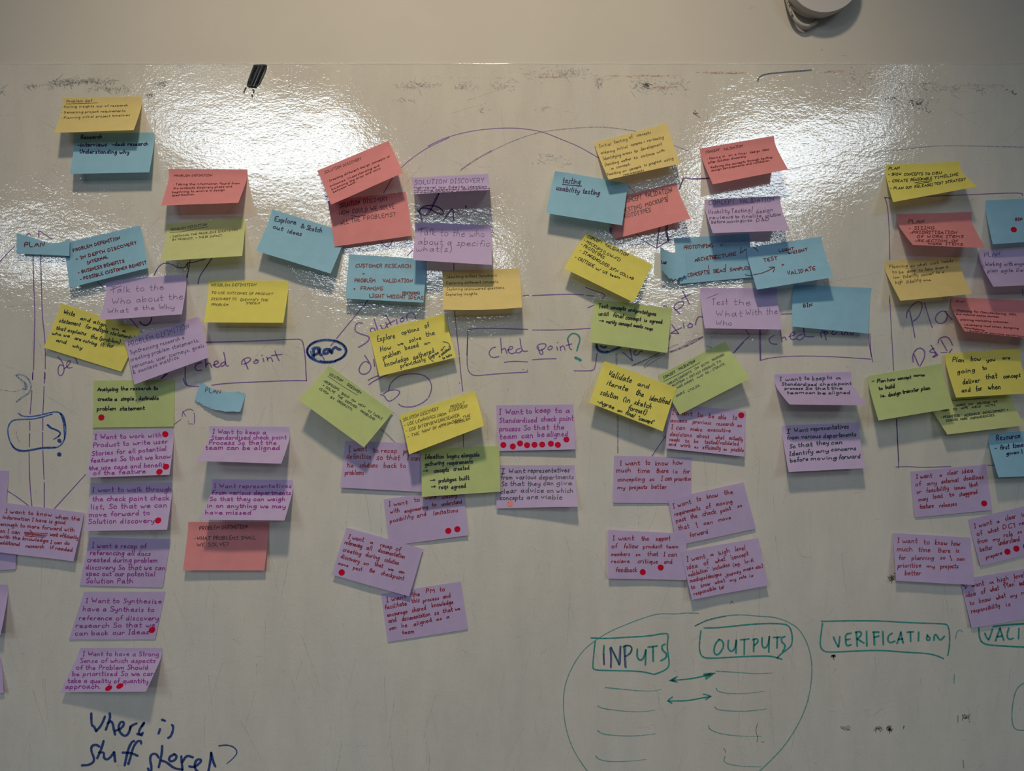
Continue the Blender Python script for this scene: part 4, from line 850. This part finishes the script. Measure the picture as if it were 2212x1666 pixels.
draw('purple letters "pt" of a half hidden word', 'purple', 2.4, ['B6:1690,1030 1755,1095', 'B6:1688,1025 1700,980 1755,952 1805,950 1800,995 1745,1040 1700,1050', 'B6:1790,820 1830,900 1870,980', 'B6:1782,915 1880,860', 'B6:1560,1008 1585,1000 1608,1018'])
draw('purple letters "tion" of a half hidden word', 'purple', 2.4, ['B6:1662,1225 1700,1280 1742,1330', 'B6:1650,1330 1695,1300 1780,1262', 'B6:1650,1330 1740,1330', 'B6:1800,1205 1808,1268', 'B6:1880,1210 1850,1235 1855,1262 1900,1258 1915,1228 1880,1210', 'B6:1945,1228 1950,1180 1985,1122 2035,1140', 'B6:1630,1410 1645,1350'])
draw('purple letters "Va" under the green note', 'purple', 2.4, ['B7:485,100 530,135 580,182', 'B7:580,182 568,120 558,65', 'B7:620,78 592,100 605,130 640,120 655,90 680,90'])
draw('purple underline strokes below the half hidden word', 'faint', 2.2, ['B7:575,238 750,160 930,60 1030,20', 'B7:580,232 700,180 850,105', 'B7:695,240 760,165 900,110 1100,45 1190,0', 'B7:700,255 790,190 900,125', 'B6:1640,1552 1800,1480 2030,1368', 'B6:1640,1562 1850,1480 2000,1400 2035,1372', 'C2:0,850 100,800 185,745', 'C2:0,812 80,778 185,742', 'C2:228,848 255,850 280,862'])
draw('faded purple double vertical line right of the middle', 'faint', 1.5, ['B7:415,110 418,230', 'B7:427,110 428,222', 'B7:430,730 432,1105', 'B7:440,730 438,1108'])
draw('purple slanted line between the red ink notes', 'purple', 1.8, ['B7:912,935 775,1135', 'B7:1592,105 1690,0', 'C2:525,915 600,820 690,740', 'C2:692,722 652,668'])
draw('purple box around the right check point', 'purple', 1.7, ['C2:1035,498 1170,492', 'C2:800,670 803,800 808,1000', 'C2:812,670 815,990', 'C2:808,1000 920,970 1100,955 1300,950 1600,958 2010,985', 'C2:1985,710 1990,840 2030,1015', 'C2:1998,712 2002,840 2015,960'])
draw('purple words "check point" in the right box', 'purple', 2.3, ['C2:965,728 915,750 905,790 930,820 990,825', 'C2:1028,670 1035,730 1046,798', 'C2:1044,760 1075,738 1092,778', 'C2:1120,742 1185,722 1190,695 1150,695 1128,740 1150,778 1195,765', 'C2:1262,718 1212,735 1200,765 1230,782 1270,765 1288,735', 'C2:1278,645 1285,700 1295,745 1395,742', 'C2:1500,680 1525,778', 'C2:1475,755 1460,715 1485,675', 'C2:1490,700 1530,680 1545,700 1520,720', 'C2:1600,680 1580,710 1610,725 1640,695', 'C2:1690,690 1700,722', 'C2:1720,722 1725,695 1750,690 1760,722', 'C2:1780,690 1790,720 1818,718 1815,695'])
draw('purple zigzag beside the pink note in the glare', 'purple', 2.0, ['B5:2110,700 1890,710 1800,685 1750,828', 'B5:1800,688 1755,825', 'C1:80,558 265,550'])
draw('purple double-stroked arrow tip under the blue and pink notes', 'purple', 2.4, ['B5:1592,1250 1588,1360 1622,1445', 'B5:1612,1252 1600,1340 1625,1430', 'B5:1608,1360 1615,1440', 'B5:1515,1270 1495,1420 1480,1530', 'B5:1480,1532 1560,1480 1648,1425', 'B5:925,1290 928,1360', 'B5:938,1290 940,1360'])
draw('thin purple line across the board right of the glare', 'faint', 1.6, ['D4:1210,715 1400,695 1560,675 1700,670 2000,675 2212,681', 'D4:625,830 760,802 960,770'])
draw('blue hooked marker line near the top edge', 'slate', 2.8, ['D4:422,238 428,212 470,190 600,178 780,164'])
draw('purple frame around the right column', 'purple', 1.7, ['C5:250,490 275,560 290,700 298,850 305,1170', 'C5:303,1560 303,1640', 'C6:278,30 295,350 318,745', 'C6:345,1225 368,1666', 'C7:250,20 258,200 265,368', 'C7:244,362 330,358 450,366 640,358', 'C7:905,349 960,350', 'C5:245,490 325,503', 'C5:490,485 1000,470 1300,455 1745,438 1748,470', 'C6:790,566 850,562', 'C5:1748,1490 1755,1560'])
draw('purple word "Pla" running under the pink note', 'purple', 2.1, ['C6:475,145 500,250 530,415', 'C6:445,220 450,160 500,90 560,52 600,68 602,130 560,220 508,255', 'C6:625,68 660,190 702,315', 'C6:848,155 790,148 742,190 730,245 778,280 835,258 860,190 830,152', 'C6:832,158 870,205 900,235'])
draw('purple "D&D" above the green note', 'purple', 2.4, ['C6:520,580 565,690', 'C6:512,660 505,590 540,530 590,515 630,550 625,620 578,702', 'C6:690,490 720,540 755,590', 'C6:720,520 672,548 685,562 728,562 742,585 700,610 730,605 755,588', 'C6:790,440 850,545', 'C6:760,470 768,428 820,402 870,415 905,490', 'C6:900,528 872,566'])
draw('large teal circle around inputs and outputs, left half', 'tealdim', 1.7, ['D5:1175,130 1070,125 980,137 870,130 780,148 620,205 450,275 320,355 220,440 140,560 80,700 60,850 75,1040 120,1200 190,1330 265,1434'])
draw('large teal circle around inputs and outputs, right half', 'tealdim', 1.9, ['D5:1145,235 1250,180 1400,148 1540,140 1680,155 1780,158 1880,185 1990,245 2060,350 2100,480 2110,620 2085,820 2020,1000 1900,1200 1780,1330 1670,1434', 'D5:1150,230 1250,185 1400,153'])
draw('teal box around INPUTS', 'teal', 2.4, ['D5:290,332 420,338 600,325 760,318 910,290 928,310 915,400 930,500 935,560 900,600 815,630', 'D5:810,632 700,605 450,600 310,597 305,560 315,450 325,360'])
draw('teal lettering "INPUTS" retraced in violet', 'teal', 3.0, ['D5:398,395 392,470 398,550', 'D5:455,410 458,490 455,575', 'D5:455,410 490,480 522,552', 'D5:522,552 525,480 532,400', 'D5:572,395 572,480 578,575', 'D5:555,405 600,390 628,410 622,450 590,478 572,482', 'D5:672,425 668,490 695,520 725,500 742,430', 'D5:742,432 738,555', 'D5:760,408 835,398', 'D5:800,405 802,525', 'D5:900,383 872,395 878,435 912,460 910,495 865,520'])
draw('violet retracing strokes on INPUTS', 'violet', 1.8, ['D5:398,460 400,553', 'D5:445,415 455,500 450,575', 'D5:462,425 500,500 530,550', 'D5:536,400 532,540', 'D5:560,398 570,572', 'D5:580,392 625,402 630,430 600,468'])
draw('teal box around OUTPUTS', 'teal', 2.4, ['D5:1220,250 1350,248 1550,225 1720,212 1880,215 1925,240 1945,300 1945,390 1900,430 1850,465 1820,498', 'D5:1195,272 1185,340 1180,430 1200,485 1250,502 1450,490 1680,480 1780,482 1860,508'])
draw('teal lettering "OUTPUTS"', 'teal', 2.8, ['D5:1345,345 1312,380 1298,440 1318,478 1355,455 1385,395 1370,352 1340,345', 'D5:1420,350 1415,420 1445,448 1475,420 1485,350', 'D5:1485,352 1482,455', 'D5:1520,348 1590,340', 'D5:1552,345 1550,470', 'D5:1630,340 1628,445', 'D5:1618,348 1655,335 1668,362 1632,395', 'D5:1698,330 1695,395 1718,420 1745,395 1758,320', 'D5:1756,322 1752,448', 'D5:1790,328 1848,325', 'D5:1822,325 1820,415', 'D5:1885,320 1855,332 1858,365 1885,385 1885,415 1865,445'])
draw('two teal double-headed arrows between the columns', 'teal', 2.2, ['D5:935,682 1050,675 1160,660 1310,622', 'D5:1000,650 935,682 1000,695', 'D5:985,665 950,682 985,690', 'D5:1220,628 1310,620 1235,670', 'D5:1215,640 1290,625 1230,655', 'D5:918,850 1080,850 1180,830 1278,812', 'D5:960,818 918,848 955,868', 'D5:1215,795 1245,800 1278,812 1235,838'])
draw('four teal ruled lines under INPUTS', 'tealdim', 2.0, ['D5:408,740 560,755 720,770 820,768 865,755', 'D5:345,890 380,912 560,935 700,942 815,925', 'D5:345,1095 390,1125 540,1138 680,1138 820,1120', 'D5:328,1302 350,1330 430,1348 560,1350 740,1332'], taper=True)
draw('five teal ruled lines under OUTPUTS', 'tealdim', 2.0, ['D5:1318,605 1500,615 1650,628 1780,620', 'D5:1320,745 1330,770 1400,788 1550,792 1720,770', 'D5:1308,900 1330,925 1500,937 1640,930 1730,915', 'D5:1258,1055 1265,1085 1350,1120 1500,1140 1690,1140', 'D5:1395,1305 1378,1345 1420,1370 1520,1388 1690,1392'], taper=True)
draw('thin dark squiggle across the fourth output line', 'dark', .9, ['D5:1665,1030 1642,1090 1665,1160 1652,1190', 'D5:1690,1187 1716,1190', 'D5:1378,1242 1392,1250 1398,1278'], smooth=1)
draw('teal box around VERIFICATION', 'teal', 2.3, ['D6:238,186 500,180 800,180 1100,200 1430,208 1465,225 1480,300 1480,420 1462,518', 'D6:248,205 228,350 225,430 260,478 330,485 600,472 800,465 1050,485 1250,495 1350,515 1422,547'])
draw('teal lettering "VERIFICATION"', 'teal', 2.9, ['D6:355,338 375,390 402,432', 'D6:402,432 412,385 415,332', 'D6:525,300 475,308 470,360 480,428 525,412', 'D6:478,365 515,358', 'D6:575,290 580,360 585,428', 'D6:568,292 618,282 628,315 585,358', 'D6:585,358 650,395', 'D6:675,282 678,425', 'D6:745,290 752,415', 'D6:735,290 795,290', 'D6:750,340 795,328', 'D6:832,285 838,412', 'D6:925,300 885,325 880,375 905,395 950,378', 'D6:970,400 990,350 1008,290', 'D6:1008,290 1018,350 1030,395', 'D6:982,360 1025,355', 'D6:1068,292 1130,286', 'D6:1100,290 1102,380', 'D6:1180,290 1178,375', 'D6:1262,315 1272,335 1290,345 1288,368 1262,370 1256,350 1265,325', 'D6:1328,370 1330,330 1345,305 1370,350 1395,372 1430,330'])
draw('teal box and lettering "VALI" cut by the right edge', 'teal', 2.8, ['D6:1762,245 1768,340 1790,390 1850,415 2000,425 2260,438', 'D6:1822,300 1835,340 1858,365', 'D6:1858,365 1878,320 1895,262', 'D6:1925,375 1948,310 1968,250', 'D6:1968,250 1985,310 2005,368', 'D6:1938,335 1988,330', 'D6:2055,250 2038,300 2040,350 2065,362 2095,350', 'D6:2152,252 2148,355', 'D6:1900,238 2000,222 2260,205'])
draw('thin teal strokes right of VERIFICATION', 'tealdim', 1.7, ['D6:1537,355 1548,290 1580,265 1603,288', 'D6:1525,703 1523,785', 'D6:1560,1098 1560,1162', 'D6:1612,1530 1615,1607'])
draw('teal rounded box cut by the right edge near the bottom', 'tealdim', 2.0, ['D6:2260,770 2160,800 2110,880 2085,1030 2082,1140 2100,1220 2150,1245 2260,1235'])
draw('blue brush words "Where is"', 'deep', 3.6, ['D7:262,175 262,235 266,290 290,300 308,345', 'D7:308,345 350,300 380,240 392,205', 'D7:438,175 442,215 430,250 400,332', 'D7:420,270 450,245 470,280 478,340 490,378', 'D7:490,342 540,325 575,285 570,255 540,258 520,300 530,350 570,392 605,385 630,340 635,300', 'D7:630,330 640,295 695,270', 'D7:765,265 720,330 715,370 745,385', 'D7:745,300 765,268', 'D7:700,372 740,378 755,360', 'D7:918,325 903,370', 'D7:935,235 965,247', 'D7:1030,285 1045,300 1038,350 1020,395 995,410'])
draw('blue brush words "stuff shared?"', 'deep', 3.6, ['D7:340,492 305,472 262,488 262,540 290,600 285,640 240,668 172,672', 'D7:380,437 360,510 318,605', 'D7:335,550 385,545 380,600 410,620 450,590 478,545', 'D7:480,545 490,635', 'D7:580,672 600,580 620,500 650,445 672,440', 'D7:615,660 640,580 660,500 700,440 735,438 738,465', 'D7:560,550 640,552 705,580',
  'D7:905,598 880,558 835,565 820,610 838,690 830,760', 'D7:802,700 820,740', 'D7:938,485 935,560 905,690', 'D7:930,625 980,640 1050,700 1130,712', 'D7:1055,565 1005,590 1005,635 1055,628 1082,585 1055,565', 'D7:1120,585 1125,650 1132,718', 'D7:1130,640 1170,575 1232,595', 'D7:1195,680 1240,690 1300,650 1312,615 1270,612 1245,660 1255,715 1300,745', 'D7:1375,745 1395,650 1405,550', 'D7:1405,550 1425,640 1445,682'])
draw('thin blue question mark hook after "stuff shared"', 'deep', 2.4, ['D7:1480,485 1560,475 1630,500 1658,550 1620,600 1555,655'], taper=True)
_st = []
for k in range(15):
    t = k / 14
    _st.append('P:%.1f,%.1f %.1f,%.1f' % (551.5 + 25 * t, 143.5 - t + random.uniform(0, 1.5), 535.5 + 21 * t, 188 + 1.5 * t - random.uniform(0, 3)))
draw('black slanted marker block near the top edge', 'streak', 2.3, _st[:5] + _st[6:9] + _st[10:], smooth=0)
draw('black outline of the slanted marker block', 'streak', 2.6, ['D2:1645,128 1715,125 1728,132 1708,190 1668,268 1610,268 1598,255 1645,128', 'D2:1620,215 1600,262 1660,270', 'D2:1592,272 1585,285', 'D2:1582,292 1578,302', 'D2:1636,285 1645,292 1640,305', 'D2:1632,318 1632,332'], smooth=1)
flecks('marker_residue', 'grey speckled smears along the upper left of the board', 'smudge', [(100, 172, 160, 192, 1), (120, 170, 250, 182, 2.2), (190, 185, 290, 200, 1), (335, 170, 360, 190, .5), (55, 180, 90, 192, .3), (315, 203, 335, 210, .3), (-10, 190, 12, 208, .3)], 220, 5, 1.3, .6, .7)
flecks('marker_residue', 'grey and brown speckled smears along the top middle of the board', 'smudge', [(850, 178, 950, 195, 1.6), (975, 180, 1030, 195, .9), (1060, 178, 1110, 196, .7), (1110, 150, 1290, 175, 1.6), (1180, 146, 1260, 166, 1), (1280, 165, 1300, 195, .7), (1360, 170, 1400, 200, 1), (1380, 165, 1480, 205, 1.6), (850, 213, 905, 222, .3), (1020, 228, 1060, 248, .3), (1150, 230, 1190, 240, .2), (1150, 330, 1230, 360, .9), (1820, 150, 1900, 190, .8), (1900, 180, 2180, 205, 2), (1910, 205, 2020, 235, 1)], 130, 5, 1.2, .2, .6)
flecks('marker_residue', 'orange smears along the top of the board', 'orange', [(1300, 163, 1450, 168, 1.4), (1500, 156, 1600, 162, 1.6), (1150, 166, 1210, 170, .9), (920, 166, 1100, 172, .5), (1770, 153, 1815, 160, .6), (1940, 180, 2020, 185, 1), (2060, 182, 2190, 190, .7), (1395, 186, 1450, 196, .8), (620, 186, 680, 190, .3)], 110, 9, 1.0, -.05, .12)
flecks('marker_residue', 'black specks right of the second glare', 'dark', [(1960, 215, 1985, 230, .8), (1965, 222, 2005, 242, .8), (1910, 210, 1940, 216, .3), (2165, 195, 2200, 205, .3), (1388, 178, 1398, 190, .5), (1495, 240, 1503, 256, .3)], 60, 5, 1.2, .1, .6)
flecks('marker_residue', 'small black scribbled specks near the lower right', 'dark', [(1813, 1565, 1834, 1577, .9), (1886, 1566, 1902, 1578, 1.2), (1914, 1564, 1927, 1577, .9), (2076, 1539, 2092, 1554, 1.3), (1916, 1240, 1932, 1254, 1.6), (1793, 1412, 1803, 1418, 2.2), (1918, 1571, 1922, 1577, 1.2), (1948, 1560, 1952, 1580, .2), (1575, 1295, 1582, 1305, .2)], 55, 2.5, 1.0, .8, .8)
def scratch_set(label, n, box_, lmin, lmax, w, angs):
    _lay[0] += 1
    y = -BT - 0.0001
    v, f = [], []
    for _ in range(n):
        x, z = random.uniform(box_[0], box_[2]), random.uniform(box_[1], box_[3])
        a = random.choice(angs) + random.gauss(0, .12); l = random.uniform(lmin, lmax)
        q = [(x + math.cos(a) * l * t + random.uniform(-1, 1), z + math.sin(a) * l * t + random.uniform(-1, 1)) for t in (0, .25, .5, .75, 1)]
        ribbon(chaikin(q, 1), w * random.uniform(.5, 1.2), v, f, wmap(y), taper=True)
    v = [p if p.z < board_top - .001 else Vector((p.x, p.y, board_top - .001)) for p in v]
    o = mesh_obj('fine_scratches', v, f, INK['scratch'], mw); o['label'] = label; o['kind'] = 'stuff'
scratch_set('fine vertical scratches over the lower board', 300, (-60, 620, 2260, 1640), 20, 130, .8, [1.57, 1.62, 1.5, 1.8, 1.2])
scratch_set('fine slanting scratches over the upper board', 190, (-60, 200, 2260, 900), 15, 110, .8, [2.3, 2.4, .5, 1.6, -.2])
scratch_set('short faint scuffs over the whole board', 420, (-60, 220, 2260, 1660), 4, 26, .9, [0, .7, 1.5, 2.3])
def tick(label, ink, w, strokes):
    v, f = [], []
    for s in strokes:
        ribbon([tuple(map(float, t.split(','))) for t in s.split()], w, v, f, wmap(-.0002))
    o = mesh_obj('pencil_mark', v, f, INK[ink], None); return o
wm = bpy.data.objects['wall_back']
pm = tick('', 'scratch', .9, ['1772,107.5 1778.5,107.5', '1776,104 1776,110.5', '1814,119 1830,121', '1616,20 1632,13'])
pm.parent = wm; pm['label'] = 'small pencil cross and scuffs on the matt wall above the board'

# ---------------------------------------------------------------- round wall device and its cable
def lathe(name, cx, cz, prof, mat, parent, n=72):
    """prof: (radius, distance off the wall)"""
    v, f = [], []
    for r, d in prof:
        for k in range(n):
            t = 2 * math.pi * k / n
            v.append((cx + r * math.cos(t), -d, cz + r * math.sin(t)))
    for j in range(len(prof) - 1):
        for k in range(n):
            k2 = (k + 1) % n
            f.append((j * n + k, j * n + k2, (j + 1) * n + k2, (j + 1) * n + k))
    f.append(tuple(range(n)))
    f.append(tuple(reversed(range((len(prof) - 1) * n, len(prof) * n))))
    return mesh_obj(name, v, f, mat, parent, (cx, 0, cz), True)
dc = wall_pt(1760, -27)
dev = bpy.data.objects.new('wall_sensor', None); C.objects.link(dev)
dev.location = (dc.x, 0, dc.z)
dev['label'] = 'round off-white wall-mounted device with a flat disc front, cut by the top edge'; dev['category'] = 'sensor'
lathe('housing', dc.x, dc.z, [(.046, .0005), (.052, .003), (.0535, .008), (.0560, .016), (.0580, .030), (.0583, .0325)], m_plastic, dev)
lathe('disc_cover', dc.x, dc.z, [(.0575, .0326), (.0583, .0332), (.0584, .0352), (.0578, .0363)], m_plastic2, dev)
# sharp rim on the disc
for o in (bpy.data.objects['housing'], bpy.data.objects['disc_cover']):
    for p in o.data.polygons:
        if len(p.vertices) > 4: p.use_smooth = False
def tube(name, pts, r, mat, parent=None, n=14):
    v, f = [], []
    m = len(pts)
    for i, p in enumerate(pts):
        t = (pts[min(m - 1, i + 1)] - pts[max(0, i - 1)]).normalized()
        a = t.cross(Vector((0, 1, 0))).normalized(); b_ = t.cross(a).normalized()
        for k in range(n):
            w = 2 * math.pi * k / n
            v.append(p + a * math.cos(w) * r + b_ * math.sin(w) * r)
    for i in range(m - 1):
        for k in range(n):
            k2 = (k + 1) % n
            f.append((i * n + k, i * n + k2, (i + 1) * n + k2, (i + 1) * n + k))
    f.append(tuple(range(n))); f.append(tuple(reversed(range((m - 1) * n, m * n))))
    return mesh_obj(name, v, f, mat, parent, pts[0], True)
def smooth3(p, n=3):
    for _ in range(n):
        q = [p[0]]
        for a, b_ in zip(p, p[1:]): q += [a.lerp(b_, .25), a.lerp(b_, .75)]
        p = q + [p[-1]]
    return p
cp = [at(*q) for q in [(1690, -70, .006), (1694, -32, .008), (1700.5, 0, .011), (1706.7, 21.7, .013), (1715.7, 39.8, .014), (1727, 51.5, .014), (1741, 57, .013), (1754, 55, .010), (1764, 48.5, .007), (1764, 44, .003)]]
cab = tube('network_cable', smooth3(cp), .0031, m_cable)
cab['label'] = 'pale grey cable looping down the left side of the round wall device'; cab['category'] = 'cable'
_v, _f = [], []
_pp = smooth3(cp)
def cmap(px, py):
    # nearest place on the cable, on its viewer-facing side
    best = min(_pp, key=lambda q: (lambda s: (1106 + q.x * s * PX - px) ** 2 + (833 - (q.z - CAMZ) * s * PX - py) ** 2)(D / (q.y + D)))
    P = at(px, py, -best.y)
    dd = min((Vector((P.x - q.x, 0, P.z - q.z)).length for q in _pp))
    off = math.sqrt(max(0, .0031 ** 2 - min(dd, .003) ** 2))
    return Vector((P.x, best.y - off - .00025, P.z))
for (a, b_, t) in [((1699.5, 7), (1704.5, 25), 'CAT'), ((1706, 27), (1708, 31), '5'), ((1708.5, 33), (1711, 40), 'e')]:
    write_line(a[0], a[1], b_[0], b_[1], t, 4.2, .9, _v, _f, cmap, 0)
pr = mesh_obj('printed_lettering', _v, _f, INK['black'], cab, cab.location); pr['label'] = 'small black printed CAT lettering'

# rounded top edge of the board skin
_e = []
for i in range(241):
    x = -3.6 + 7.2 * i / 240
    _e.append(Vector((x, -.0016 + random.uniform(-.00012, .00012), board_top + random.uniform(-.0002, .0002))))
_bead = tube('edge_bead', _e, .0009, m_board, None, 8)
_bead.parent = board
